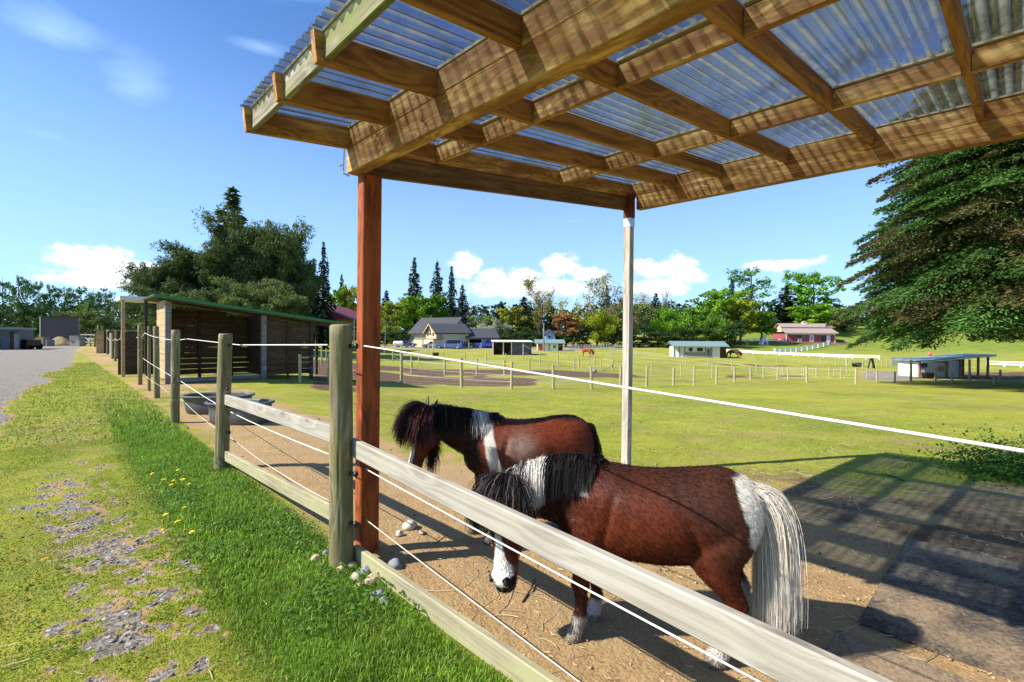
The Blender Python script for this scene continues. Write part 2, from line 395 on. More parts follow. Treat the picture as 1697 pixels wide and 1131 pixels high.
def ground_mat():
    m, t = material('ground_surface'); o = t.new('ShaderNodeTexCoord').outputs['Object']
    at = t.new('ShaderNodeAttribute', attribute_name='Col'); s = t.new('ShaderNodeSeparateColor', {0: at.outputs['Color']})
    g, lu, gr, mu = s.outputs[0], s.outputs[1], s.outputs[2], at.outputs['Alpha']
    n05 = t.noise(o, .35, 5, .6); n2 = t.noise(o, 2.2, 6, .65); n9 = t.noise(o, 11, 6, .7); n60 = t.noise(o, 70, 4, .7); n240 = t.noise(o, 300, 2, .6)
    vor = t.new('ShaderNodeTexVoronoi', {'Vector': o, 'Scale': 42.0}); vd = vor.outputs['Distance']; vc = t.new('ShaderNodeSeparateColor', {0: vor.outputs['Color']}).outputs[0]
    k = t.math('ADD', t.math('MULTIPLY', n2, .4), t.math('MULTIPLY', n60, .6))
    dirt = t.ramp(k, [(.3, (.22, .13, .055)), (.46, (.45, .29, .135)), (.58, (.57, .385, .185)), (.75, (.68, .50, .27))])
    dirt = t.mix(t.smooth(n2, .45, .7, 0.0, .45), dirt, (.30, .20, .11))
    pb = t.math('MULTIPLY', t.smooth(vd, .30, .18), t.smooth(vc, .72, .8)); dirt = t.mix(t.math('MULTIPLY', pb, .5), dirt, (.50, .43, .34))
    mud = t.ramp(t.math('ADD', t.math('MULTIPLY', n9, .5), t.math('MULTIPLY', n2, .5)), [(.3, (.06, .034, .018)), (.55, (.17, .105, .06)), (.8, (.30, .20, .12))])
    vg = t.new('ShaderNodeTexVoronoi', {'Vector': o, 'Scale': 55.0}); vgc = t.new('ShaderNodeSeparateColor', {0: vg.outputs['Color']}).outputs[1]
    grav = t.ramp(vgc, [(.0, (.10, .085, .065)), (.5, (.25, .215, .17)), (.9, (.42, .38, .32)), (1.0, (.62, .60, .57))])
    grav = t.mix(t.smooth(n2, .5, .72, 0.0, .55), grav, (.33, .26, .19))
    gk = t.math('ADD', t.math('MULTIPLY', n05, .35), t.math('ADD', t.math('MULTIPLY', n9, .35), t.math('MULTIPLY', n60, .3)))
    gk = t.math('ADD', t.math('MULTIPLY', t.math('SUBTRACT', gk, .5), 1.7), .5)
    yel = t.ramp(gk, [(.2, (.10, .13, .012)), (.42, (.25, .27, .03)), (.56, (.36, .35, .055)), (.70, (.44, .38, .10)), (.85, (.36, .27, .12))])
    grn = t.ramp(gk, [(.2, (.035, .08, .008)), (.48, (.10, .19, .014)), (.8, (.22, .30, .03))])
    pat = t.noise(o, .9, 7, .72); yel = t.mix(t.smooth(pat, .47, .62, 0.0, .8), yel, t.ramp(n60, [(.3, (.22, .15, .05)), (.7, (.50, .38, .16))]))
    pat2 = t.noise(t.mapping(o, (1, 1, 1), loc=(5, 3, 0)), .22, 5, .65); yel = t.mix(t.smooth(pat2, .45, .6, 0.0, .5), yel, (.40, .40, .035))
    gcol = t.mix(lu, t.mix(t.smooth(n2, .42, .62, 0.0, .6), yel, t.mix(.5, yel, grn)), grn)
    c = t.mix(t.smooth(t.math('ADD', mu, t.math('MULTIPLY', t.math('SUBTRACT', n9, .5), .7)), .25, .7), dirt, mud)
    c = t.mix(t.smooth(t.math('ADD', gr, t.math('ADD', t.math('MULTIPLY', t.math('SUBTRACT', n9, .5), .8), t.math('MULTIPLY', t.math('SUBTRACT', n60, .5), 1.0))), .35, .6), c, grav) if False else t.mix(t.math('MULTIPLY', t.smooth(gr, .06, .2), t.smooth(t.math('ADD', gr, t.math('ADD', t.math('MULTIPLY', t.math('SUBTRACT', n9, .5), .8), t.math('MULTIPLY', t.math('SUBTRACT', n60, .5), 1.0))), .35, .6)), c, grav)
    gf = t.smooth(t.math('ADD', g, t.math('ADD', t.math('MULTIPLY', t.math('SUBTRACT', n9, .5), 1.3), t.math('MULTIPLY', t.math('SUBTRACT', n60, .5), .9))), .38, .62)
    c = t.mix(gf, c, gcol)
    hgt = t.math('ADD', t.math('MULTIPLY', n60, .6), t.math('ADD', t.math('MULTIPLY', n240, .25), t.math('MULTIPLY', n9, .8)))
    hgt = t.math('ADD', hgt, t.math('MULTIPLY', vd, -.25))
    fin(t, c, .95, hgt, .9, .035, 0, .15); return m

# ------------------------------------------------------------------ grass and litter
def leafmat(name, transl=.35, rough=.6):
    m, t = material(name); at = t.new('ShaderNodeAttribute', attribute_name='Col').outputs['Color']
    d = t.new('ShaderNodeBsdfPrincipled', {'Base Color': at, 'Roughness': rough, 'Specular IOR Level': .25}); tr = t.new('ShaderNodeBsdfTranslucent', {'Color': at})
    mx = t.new('ShaderNodeMixShader', {0: transl, 1: d.outputs[0], 2: tr.outputs[0]}); t.l.new(mx.outputs[0], t.out.inputs[0]); return m
def blades(x, y, h, wd, cols, bend=.5):
    """triangular two-segment blades"""
    n = len(x); a = rng.uniform(0, 2*np.pi, n); b = rng.uniform(0, 2*np.pi, n)
    g, lu, gr, mu = masks(x, y); r_ = np.hypot(x, y)
    z = Hn(x, y) + np.exp(-r_/14)*((fbm(x, y, 1.6, 11)-.5)*.05) - .006
    dx = np.cos(a)*wd/2; dy = np.sin(a)*wd/2; lean = rng.uniform(.1, 1, n)*bend
    tx = np.cos(b)*lean*h; ty = np.sin(b)*lean*h
    base = np.stack([x, y, z], -1); s = np.stack([dx, dy, np.zeros(n)], -1)
    mid = base + np.stack([tx*.35, ty*.35, h*.6], -1); tip = base + np.stack([tx, ty, h*(1-.35*lean**2)], -1)
    vs = np.stack([base-s, base+s, mid-s*.7, mid+s*.7, tip], 1).reshape(-1, 3)
    k = np.arange(n)*5
    f = np.concatenate([np.stack([k, k+1, k+3], -1), np.stack([k, k+3, k+2], -1), np.stack([k+2, k+3, k+4], -1)])
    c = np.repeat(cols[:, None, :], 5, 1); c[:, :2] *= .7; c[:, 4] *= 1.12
    return vs, f, c.reshape(-1, 3)
def build_grass():
    X, Y, Hh, W, C = [], [], [], [], []
    # n: candidate count, v range, n range, lush length
    def region(cnt, v0, v1, n0, n1, hs, ws, power=1.0, field=False):
        vv = v0 + (v1-v0)*rng.random(cnt)**power; nn = rng.uniform(n0, n1, cnt)
        x = U.x*nn + V.x*vv; y = U.y*nn + V.y*vv
        ok = (y > .9) & (np.abs(x) < 1.3*y+1); x, y, nn = x[ok], y[ok], nn[ok]
        g, lu, gr, mu = masks(x, y); f1 = fbm(x, y, 2.2, 21); f2 = fbm(x, y, .6, 22)
        keep = rng.random(len(x)) < g**1.5*(.35+1.3*f1)
        x, y, g, lu, f1, f2 = [q[keep] for q in (x, y, g, lu, f1, f2)]; n_ = len(x)
        h = hs*(.45+.75*lu)*(.5+1.0*f1)*rng.uniform(.6, 1.35, n_); 
        yel = np.array([.36, .37, .05]); grn = np.array([.15, .29, .022]); lt = np.array([.25, .43, .05]); st = np.array([.50, .42, .18])
        mixl = (lu*.85 + (1-lu)*.25*f2)[:, None]; mixl = np.clip(mixl + rng.normal(0, .12, (n_, 1)), 0, 1)
        c = yel*(1-mixl) + grn*mixl; dr_ = (smst(fbm(x, y, 1.1, 83)*.6+fbm(x, y, 4.0, 84)*.4, .50, .62)*(1-lu)*.75)[:, None]; c = c*(1-dr_)+np.array([.44, .36, .12])*dr_; r1 = rng.random((n_, 1)); c = np.where(r1 < .28, lt, c); c = c*(.72+.6*fbm(x, y, 5.0, 77))[:, None]; c = np.where(r1 > .965, st, c)
        c = c*rng.uniform(.7, 1.3, (n_, 1))
        X.append(x); Y.append(y); Hh.append(h); W.append(rng.uniform(.6, 1.4, n_)*ws*(1+.0*x)); C.append(c)
    region(230000, 1.2, -3.2, -1.6, 1.42, .031, .0042)
    region(150000, -3.0, -9, -2.5, 1.5, .034, .008)
    region(90000, -9, -34, -6, 1.6, .07, .02)
    region(60000, 1.2, -9, -6, -1.4, .04, .008)
    region(110000, 3, -9, 1.4, 8, .024, .006)
    region(220000, 14, -13, 4.5, 17, .034, .013)
    x, y, h, ws, c = [np.concatenate(q) for q in (X, Y, Hh, W, C)]
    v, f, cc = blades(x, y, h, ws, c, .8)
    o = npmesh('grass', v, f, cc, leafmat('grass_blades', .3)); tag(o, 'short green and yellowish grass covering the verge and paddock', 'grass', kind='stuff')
def clover():
    # broad-leaved weeds in the verge (small round leaves)
    n = 22000; vv = rng.uniform(-5.5, 1.2, n); nn = rng.uniform(-1.2, 1.5, n); x = U.x*nn+V.x*vv; y = U.y*nn+V.y*vv
    f = fbm(x, y, 1.4, 31); g, lu, _, _ = masks(x, y); k = (rng.random(n) < smst(f, .5, .66)*g*(.25+lu)) & (y > 1); x, y = x[k], y[k]; n = len(x)
    z = Hn(x, y) + np.exp(-np.hypot(x, y)/14)*(fbm(x, y, 1.6, 11)-.5)*.05 + rng.uniform(.015, .05, n)
    r = rng.uniform(.006, .013, n); t1 = rng.normal(0, .35, n); t2 = rng.normal(0, .35, n); a0 = rng.uniform(0, 6.28, n)
    vs = []
    for j in range(6):
        an = a0 + j*math.pi/3; rad = r*np.where(j % 3 == 0, 1.35, .85); dx = np.cos(an)*rad; dy = np.sin(an)*rad
        vs.append(np.stack([x+dx, y+dy, z+dx*t1+dy*t2], -1))
    vs = np.stack(vs, 1).reshape(-1, 3); q = np.arange(n)*6
    fs = np.concatenate([np.stack([q, q+a, q+b], -1) for a, b in ((1, 2), (2, 3), (3, 4), (4, 5))])
    col = np.array([.07, .17, .02])*rng.uniform(.6, 1.5, (n, 1)); col = np.repeat(col[:, None], 6, 1).reshape(-1, 3)
    o = npmesh('clover', vs, fs, col, MATS['grass_blades']); tag(o, 'small round leaved weeds spread through the grass verge', 'weeds', kind='stuff')
def litter():
    # straw stems on the dirt
    segs = 5
    def straw(n, vr, nr, L0, L1, wd, colr):
        vv = rng.uniform(*vr, n); nn = rng.uniform(*nr, n); x = U.x*nn+V.x*vv; y = U.y*nn+V.y*vv
        k = y > .9; x, y = x[k], y[k]; n = len(x); a = rng.uniform(0, 6.28, n); L = rng.uniform(L0, L1, n); cur = rng.normal(0, .8, n)
        vs = []
        for j in range(segs):
            t = j/(segs-1)-.5; an = a+cur*t; px = x+np.cos(a)*L*t - np.sin(a)*L*cur*t*t*.5; py = y+np.sin(a)*L*t + np.cos(a)*L*cur*t*t*.5
            z = Hn(px, py)+np.exp(-np.hypot(px, py)/14)*(fbm(px, py, 1.6, 11)-.5)*.05+.007+.006*np.abs(t)*rng.random(n)
            w_ = wd*(1-.5*abs(t)); vs.append(np.stack([px-np.sin(an)*w_, py+np.cos(an)*w_, z], -1)); vs.append(np.stack([px+np.sin(an)*w_, py-np.cos(an)*w_, z+.002], -1))
        vs = np.stack(vs, 1).reshape(-1, 3); q = np.arange(n)*segs*2; fs = []
        for j in range(segs-1): b = q+2*j; fs += [np.stack([b, b+1, b+3], -1), np.stack([b, b+3, b+2], -1)]
        c = np.array(colr)*rng.uniform(.6, 1.4, (n, 1)); return vs, np.concatenate(fs), np.repeat(c[:, None], segs*2, 1).reshape(-1, 3)
    parts = [straw(1300, (-4, 5), (1.5, 6.5), .03, .16, .0016, (.42, .34, .19)), straw(2600, (-3, 4), (1.5, 5), .01, .04, .0016, (.50, .40, .24)),
             straw(160, (-3.5, 3), (1.5, 5), .15, .38, .0022, (.40, .33, .22)), straw(260, (-5, 1.3), (-1.2, 1.5), .04, .16, .0018, (.5, .42, .22)), straw(700, (-2, 7), (5, 9), .08, .3, .0035, (.42, .36, .2))]
    off = 0; V_, F_, C_ = [], [], []
    for v, f, c in parts: V_.append(v); F_.append(f+off); C_.append(c); off += len(v)
    o = npmesh('straw_litter', np.concatenate(V_), np.concatenate(F_), np.concatenate(C_), leafmat('straw', .1)); tag(o, 'loose straw stems scattered over the dirt', 'straw', kind='stuff')
    # small stones: octahedral lumps, on track and dirt
    def stones(n, vr, nr, r0, r1, col, cond):
        vv = rng.uniform(*vr, n); nn = rng.uniform(*nr, n); x = U.x*nn+V.x*vv; y = U.y*nn+V.y*vv; m = masks(x, y); k = cond(m, n) & (y > .9); x, y = x[k], y[k]; n = len(x)
        r = r0*(r1/r0)**(rng.random(n)**2.5); z = Hn(x, y)+np.exp(-np.hypot(x, y)/14)*(fbm(x, y, 1.6, 11)-.5)*.05+r*.15
        d = np.array([(1,0,0),(.3,1,0),(-1,.2,0),(-.2,-1,0),(.1,.1,.75),(0,0,-.6),(.6,.6,.35),(-.6,-.5,.4)])
        vs = np.stack([x, y, z], -1)[:, None] + d[None]*r[:, None, None]*rng.uniform(.6, 1.2, (n, 8, 1))
        ff = np.array([(0,6,4),(6,1,4),(1,2,4),(2,7,4),(7,3,4),(3,0,4),(0,1,6),(2,3,7),(1,0,5),(2,1,5),(3,2,5),(0,3,5)])
        fs = (np.arange(n)[:, None, None]*8+ff[None]).reshape(-1, 3)
        c = np.array(col)*rng.uniform(.5, 1.5, (n, 1)); return vs.reshape(-1, 3), fs, np.repeat(c[:, None], 8, 1).reshape(-1, 3)
    ps = [stones(26000, (-9, 1.4), (-.9, 1.2), .003, .016, (.26, .225, .18), lambda m, n: rng.random(n) < m[2]*1.0),
          stones(9000, (-4, 5), (1.45, 6), .002, .014, (.34, .25, .15), lambda m, n: rng.random(n) < (1-m[0])*.8),
          stones(1500, (-9, 5), (3, 9), .005, .03, (.2, .17, .14), lambda m, n: rng.random(n) < .5)]
    off = 0; V_, F_, C_ = [], [], []
    for v, f, c in ps: V_.append(v); F_.append(f+off); C_.append(c); off += len(v)
    o = npmesh('gravel', np.concatenate(V_), np.concatenate(F_), np.concatenate(C_), leafmat('stone_chips', 0.0, .9)); tag(o, 'small loose stones strewn on the worn track and dirt', 'gravel', kind='stuff')
# ------------------------------------------------------------------ canopy
S = 1.0714
CO = Vector((-1.0566*S, 3.1053*S, 0)); CZ = HC + 1.2056*S
DV = [0, -.029, -.0972, -.057, .008, .0725, .03, 0, .02, 0, 0]
def CP(u, v, dz=0): return CO + U*u*S + V*v*S + Vector((0, 0, CZ + (u*.1098 - v*.0189)*S + dz))
def vr(k): return .5445*k + DV[k]
UF, UA, U1, U2, UC = -.5664, 0.0, .672, 2.0492, 3.2859
def plastic():
    m, t = material('clear_corrugated_plastic'); o = t.new('ShaderNodeTexCoord').outputs['Object']
    n = t.noise(o, 1.5, 6, .65); n2 = t.noise(o, 30, 4, .7); n4 = t.noise(o, 5, 5, .6); n3 = t.noise(t.mapping(o, (6, 1.5, 6)), 1.0, 4, .6)
    lw = t.new('ShaderNodeLayerWeight', {'Blend': .5}).outputs['Facing']
    rib = t.new('ShaderNodeAttribute', attribute_name='Col').outputs['Fac']
    col = t.mix(t.smooth(n3, .4, .7), (.34, .41, .52), (.21, .235, .21))
    trn = t.new('ShaderNodeBsdfTransparent', {'Color': col}); 
    glo = t.new('ShaderNodeBsdfGlossy', {'Color': (.75, .8, .85), 'Roughness': .10})
    dif = t.new('ShaderNodeBsdfDiffuse', {'Color': t.mix(t.smooth(n, .4, .7), (.15, .16, .135), (.09, .10, .05))})
    tra = t.new('ShaderNodeBsdfTranslucent', {'Color': (.24, .25, .19)})
    dt = t.new('ShaderNodeMixShader', {0: .5, 1: dif.outputs[0], 2: tra.outputs[0]})
    a1 = t.new('ShaderNodeMixShader', {0: t.smooth(lw, .1, .9, .03, .30), 1: trn.outputs[0], 2: glo.outputs[0]})
    dirt = t.math('ADD', t.math('ADD', t.math('MULTIPLY', t.smooth(n, .45, .75), .12), t.math('MULTIPLY', t.smooth(n2, .62, .75), .25)), t.math('MULTIPLY', t.smooth(rib, .25, .8, .18, .80), t.smooth(n4, .35, .65, .35, 1.1)))
    a2 = t.new('ShaderNodeMixShader', {0: dirt, 1: a1.outputs[0], 2: dt.outputs[0]}); t.l.new(a2.outputs[0], t.out.inputs[0]); return m
def build_canopy():
    base = Vector((CO.x, CO.y, 0))
    t = thing('canopy', 'timber lean-to canopy with clear corrugated plastic roof over the pony pen', 'canopy', base)
    VE = 5.0; RH = .14/S; TH = .038
    # rafters
    for k in range(0, 10):
        v = vr(k)-.5*TH/S; dz = RH*S/2
        board('rafter', CP(UF-.035, v, dz), CP(UC+.12, v, dz), TH, .14, M_rafter if k else M_beam, t)
    # blocking rows, between the rafters, stepped like the real ones
    def row(u, name, h, mat, wd=.038, dz0=0.0, k0=0, k1=9):
        for k in range(k0, k1):
            va = vr(k); vb = vr(k+1)-TH/S
            board(name, CP(u+.5*wd/S, va+.002, dz0+h/2), CP(u+.5*wd/S, vb-.002, dz0+h/2), wd, h, mat, t)
    row(UA, 'blocking', .128, M_beam); row(U1, 'blocking', .118, M_beam); row(U2, 'blocking', .118, M_beam, dz0=.0); row(UC, 'blocking', .128, M_beam)
    row(UF, 'fascia_board', .125, M_fascia, .03, .012)
    # rafter tails: short mossy strips
    strip_m = wood('closure_strip', (.30, .22, .13), (.52, .42, .28), (.68, .60, .46), grain=12, knots=.1)
    for u in (UF, UA, U1, U2, UC):
        for k in range(0, 9):
            va = vr(k)+.002; vb = vr(k+1)-TH/S-.002
            board('closure_strip', CP(u+.019/S, va, .142), CP(u+.019/S, vb, .142), .05, .016, strip_m, t, ch=.002)
    # main beams
    board('beam', CP(UA+.045/S, -.03, -.087), CP(UA+.045/S, VE, -.087), .089, .17, M_beam, t, ch=.005)
    board('beam', CP(UC+.045/S, .055, -.083), CP(UC+.045/S, VE, -.083), .089, .16, M_beam, t, ch=.005)
    board('side_beam', CP(UA+.10, -.03, -.083), CP(UC-.045, -.03, -.083), .042, .16, wood('side_beam_lumber', (.07, .035, .015), (.19, .10, .045), (.30, .18, .09), grain=16, knots=.5, stain=(.09,.05,.02)), t)
    # front post, under beam A
    def post(u, v, z0, ztop, wd, mat, name='post'):
        c = CP(u, v); return board(name, (c.x, c.y, z0), (c.x, c.y, ztop), wd, wd, mat, t, up=tuple(U), ch=.006)
    zt = CP(UA, 0).z-.172
    pc = P(609, 600, 3.40)
    board('post', (pc.x, pc.y, -.3), (pc.x+.012, pc.y, zt), .092, .14, M_redpost, t, up=(U.x, U.y, 0), ch=.006)
    cz = CP(UC, 0); zb = CP(UC, 0).z-.163; pw = P(1040, 500, 5.72)
    zg = H(pw.x, pw.y)
    board('post', (pw.x, pw.y, zg-.2), (pw.x+.01, pw.y, zb-.10), .088, .088, M_palepost, t, up=(U.x, U.y, 0), ch=.005)
    redm = wood('dark_red_post', (.09, .02, .008), (.17, .04, .014), (.22, .06, .02), grain=16, knots=.2)
    board('post_cap_block', (pw.x+.01, pw.y, zb-.10), (pw.x+.01, pw.y, zb+.17), .10, .10, redm, t, up=(U.x, U.y, 0))
    ps = MB(); ps.box((pw.x+.01-base.x, pw.y-base.y, zb-.16), (.094, .094, .10), rz=.76); obj('bracket', ps, M_galv, t)
    # posts at the far end, outside the frame, that carry the beams
    for u in (UA, UC):
        c = CP(u+.05, VE-.2); board('post', (c.x, c.y, H(c.x, c.y)-.1), (c.x, c.y, c.z-.175), .09, .09, M_palepost, t, up=(U.x, U.y, 0))
    # hanger on the beam end
    h = MB(); e = CP(UA-.01, -.045, 0)-base
    h.tube([e+Vector((0, 0, .02)), e+Vector((-.004, 0, -.09)), e+Vector((-.004, 0, -.165)), e+Vector((.03, .02, -.176))], .006, 6)
    h.tube([e+Vector((-.004, 0, -.10)), e+Vector((-.03, -.01, -.12)), e+Vector((-.035, -.01, -.10))], .004, 6); obj('hanger_strap', h, M_galv, t)
    # corrugated sheet, ribs along U, wave across V
    wl = .0725; v0, v1 = -.07, VE+.1; u0, u1 = UF-.045, UC+.16
    nv = int((v1-v0)/wl*12); us = np.linspace(u0, u1, 14); vs = np.linspace(v0, v1, nv)
    pts = []; rb = []
    for u in us:
        for v in vs:
            ph = math.sin(2*math.pi*v/wl); wv = math.copysign(abs(ph)**.6, ph)
            p = CP(u, v, .140+.006+.013+.0125*wv) - base
            pts.append(p); rb.append([max(0, .5+.75*math.cos(2*math.pi*(v/wl)-2.2+.5*math.sin(v*7)))]*3)
    idx = np.arange(len(us)*nv).reshape(len(us), nv); q = np.stack([idx[:-1, :-1], idx[:-1, 1:], idx[1:, 1:], idx[1:, :-1]], -1).reshape(-1, 4)
    npmesh('roof_sheet', np.array([tuple(p) for p in pts]), q, np.array(rb), plastic(), t, smooth=True, nverts=4)
    # moss and twigs caught in the lowest channels at the far end
    mo = MB(); 
    for vv in (.30, .37, .80):
        pass
    nn = 2600; uu = rng.uniform(UF, UC, nn)
    ch = rng.choice([.235, .308, .27, .34, .74], nn, p=[.3, .3, .15, .15, .1]); vsn = ch + rng.normal(0, .012, nn); 
    keep = fbm(uu*3, ch*40, 1.0, 3) > .42; uu, vsn = uu[keep], vsn[keep]
    V_ = []; 
    for a, b in zip(uu, vsn):
        c = CP(a, b, .172+random.uniform(-.002, .006)) - base; s = random.uniform(.006, .018)
        for _ in range(3): V_.append(tuple(c + Vector((random.gauss(0, s), random.gauss(0, s), random.gauss(0, .003)))))
    o = npmesh('moss', np.array(V_), np.arange(len(V_)).reshape(-1, 3), None, plain('roof_moss', (.045, .07, .012), .95), t); o['kind'] = 'stuff'
    return t

# ------------------------------------------------------------------ pony-pen fence
def round_post(parent, base, top, r, lean=(0, 0), name='post', mat=None, n=44):
    near = base.y < 9; n = 56 if near else 16; rings = []; m = 46 if near else 14; cks = [(random.uniform(3.3, 5.8), random.uniform(.05, .10), random.uniform(.3, .9)) for _ in range(3)]; z0, z1 = -.15, top-base.z; s = random.uniform(0, 50)
    for i in range(m+1):
        t = i/m; z = z0+(z1-z0)*t
        rr = r*(1.05-.09*t)
        if i == m-1: z = z1-.012
        if i == m: rr *= .80
        ring = []
        for j in range(n):
            an = 2*math.pi*j/n; k = 1+.035*mnoise.noise(Vector((math.cos(an)*1.2+s, math.sin(an)*1.2, z*2.2)))+.02*mnoise.noise(Vector((math.cos(an)*4+s, math.sin(an)*4, z*6)))
            if near:
                k += .014*mnoise.noise(Vector((math.cos(an)*11+s, math.sin(an)*11, z*1.3)))
                for a0, dp, zc in cks:
                    aw = a0+.25*mnoise.noise(Vector((a0, s, z*1.5))); k -= dp*math.exp(-((an-aw)/.05)**2)*max(0, 1-abs(t-zc)/.45)
            ring.append((math.cos(an)*rr*k+lean[0]*z/max(z1, .1), math.sin(an)*rr*k+lean[1]*z/max(z1, .1), z))
        rings.append(ring)
    o = obj(name, MB().loft(rings), mat or M_round, parent, smooth=True); o.location = Vector(base)-parent.location; o.rotation_euler = (0, 0, random.uniform(-.3, .3))
    o.data.polygons[-1].use_smooth = False; o.data.polygons[-2].use_smooth = False
    if lean != (0, 0): o.rotation_euler = (0, 0, 0)
    return o
def insulator(post, d, zs):
    """black claw insulators on side d of a post, as sub-parts"""
    for z in zs:
        b = MB(); d = Vector(d).normalized(); w0 = Matrix.Rotation(-post.rotation_euler.z, 3, 'Z') @ d
        b.tube([w0*.055+Vector((0, 0, z)), w0*.085+Vector((0, 0, z)), w0*.115+Vector((0, 0, z))], [.016, .013, .016], 8); b.ball(w0*.115+Vector((0, 0, z)), (.018, .018, .02), 8, 5)
        obj('insulator', b, M_black, post, smooth=True)
def rope(parent, pts, r, mat=None, sag=.0, name='rope'):
    q = []
    for a, b in zip(pts[:-1], pts[1:]):
        a, b = Vector(a), Vector(b); L = (b-a).length; m = max(6, int(L/.25))
        for i in range(m):
            t = i/m; p = a.lerp(b, t); p.z -= 4*sag*L*t*(1-t); q.append(p-parent.location)
    q.append(Vector(pts[-1])-parent.location)
    return obj(name, MB().tube(q, r, 6), mat or M_rope, parent, smooth=True)
FP = []   # post bases of the pen fence
def build_fence():
    t = thing('pen_fence', 'round post fence with two grey rails and white electric ropes round the pony pen', 'fence', (-1.12, 3.17, 0))
    def pix(px, by, ty, r, lean=(0, 0), zt=None):
        g = G(px, by); d = math.hypot(g.x, g.y); top = HC+ray(px, ty).z*(g.y/ray(px, ty).y) if zt is None else zt
        p = round_post(t, g, top, r, lean); FP.append((g, top, p)); return g, top, p
    P0 = pix(566, 936, 538, .074, (-.01, 0)); P1 = pix(367, 776, 553, .072, (.045, 0)); P2 = pix(290, 701, 547, .066, (.012, 0))
    P3 = pix(260, 660, 541, .062, (-.02, 0)); P4 = pix(247, 648, 541, .038); P5 = pix(232, 638, 537, .058); P6 = pix(222, 620, 562, .045, (.12, .1))
    P7 = pix(199, 605, 541, .055, (.09, .05)); P8 = pix(191, 599, 547, .06, (.05, 0)); P9 = pix(186, 595, 549, .05, (.03, 0)); P10 = pix(178, 588, 548, .06)
    P11 = pix(163, 577, 540, .10); P12 = pix(170, 580, 541, .07); P13 = pix(157, 575.5, 556, .07)
    # next post towards and behind the camera (out of frame)
    nx = Vector((1.15, .93, 0)); pn = round_post(t, nx, 1.5, .07)
    d = (P0[0]-nx).normalized()
    insulator(P0[2], -d+U*.4, (1.44, .61, .285)); insulator(P1[2], -d+U*.5, (1.385, .70, .41)); insulator(P1[2], -d+U*.3, (.90,))
    # rails: nearer bay
    R0 = P(592, 728, 3.20); R1 = P(1440, 1085, 1.15)
    def rail(a, za, b, zb, mat, ht=.14, ext=(0, 0)):
        return board('rail', (a[0], a[1], za-ht/2), (b[0], b[1], zb-ht/2), .040, ht, mat, t, ch=.006, ext=ext)
    a = P0[0]+U*.072-d*.05; 
    rail((-1.115+.06, 3.17+.03), .822, (.745, 1.15), .748, M_rail, .118, ext=(0, .9))
    rail((-1.115+.08, 3.17+.05), .10, (.188, 1.93), .115, M_raillow, .125, ext=(0, 1.9))
    c1 = P1[0]+Vector((.06, -.02, 0)); c0 = P0[0]-Vector((.05, -.02, 0))
    rail(c1, .835, c0, .905, M_rail, .115, ext=(0, .05)); rail(c1, .20, c0, .375, M_raillow, .11, ext=(0, .05))
    # ropes
    s0 = P0[0]+U*.05-d*.10
    e = Vector((1.03, .97, 1.277)); st = P(600, 573, 3.16)
    rope(t, [st, st.lerp(e, 1.0), e+(e-st)*.25], .0044, M_rope, .0)
    st2 = P(607, 778, 3.16); e2 = P(1270, 1131, 1.316); rope(t, [st2, e2+(e2-st2)*.35], .0040, M_rope, .003)
    st3 = P(607, 862, 3.16); e3 = P(965, 1131, 1.77); rope(t, [st3, e3+(e3-st3)*.9], .0034, M_ropeold, .002)
    tp = [P(543, 572, 3.2), P(396, 572, 5.6), P(310, 562, 8.2), P(265, 560, 10.6), P(240, 552, 12.3), P(226, 559, 19)]; rope(t, tp[:3], .0052, M_rope, 0); rope(t, tp[2:], .006, M_rope, .01)
    m1 = [P(545, 753, 3.2), P(384, 684, 5.6), P(297, 630, 8.3), P(265, 612, 10.6), P(237, 594, 12.4)]; rope(t, m1, .0045, M_rope, .004)
    m2 = [P(548, 832, 3.2), P(384, 727, 5.6), P(305, 666, 8.3), P(266, 640, 10.6), P(238, 620, 12.4)]; rope(t, m2, .004, M_ropeold, .01)
    for a_, b_ in (((P8[0].x, P8[0].y, 1.25), (P7[0].x, P7[0].y, 1.3)), ((P10[0].x, P10[0].y, 1.3), (P8[0].x, P8[0].y, 1.3))): rope(t, [a_, b_], .010, M_rope, .02)
    return t

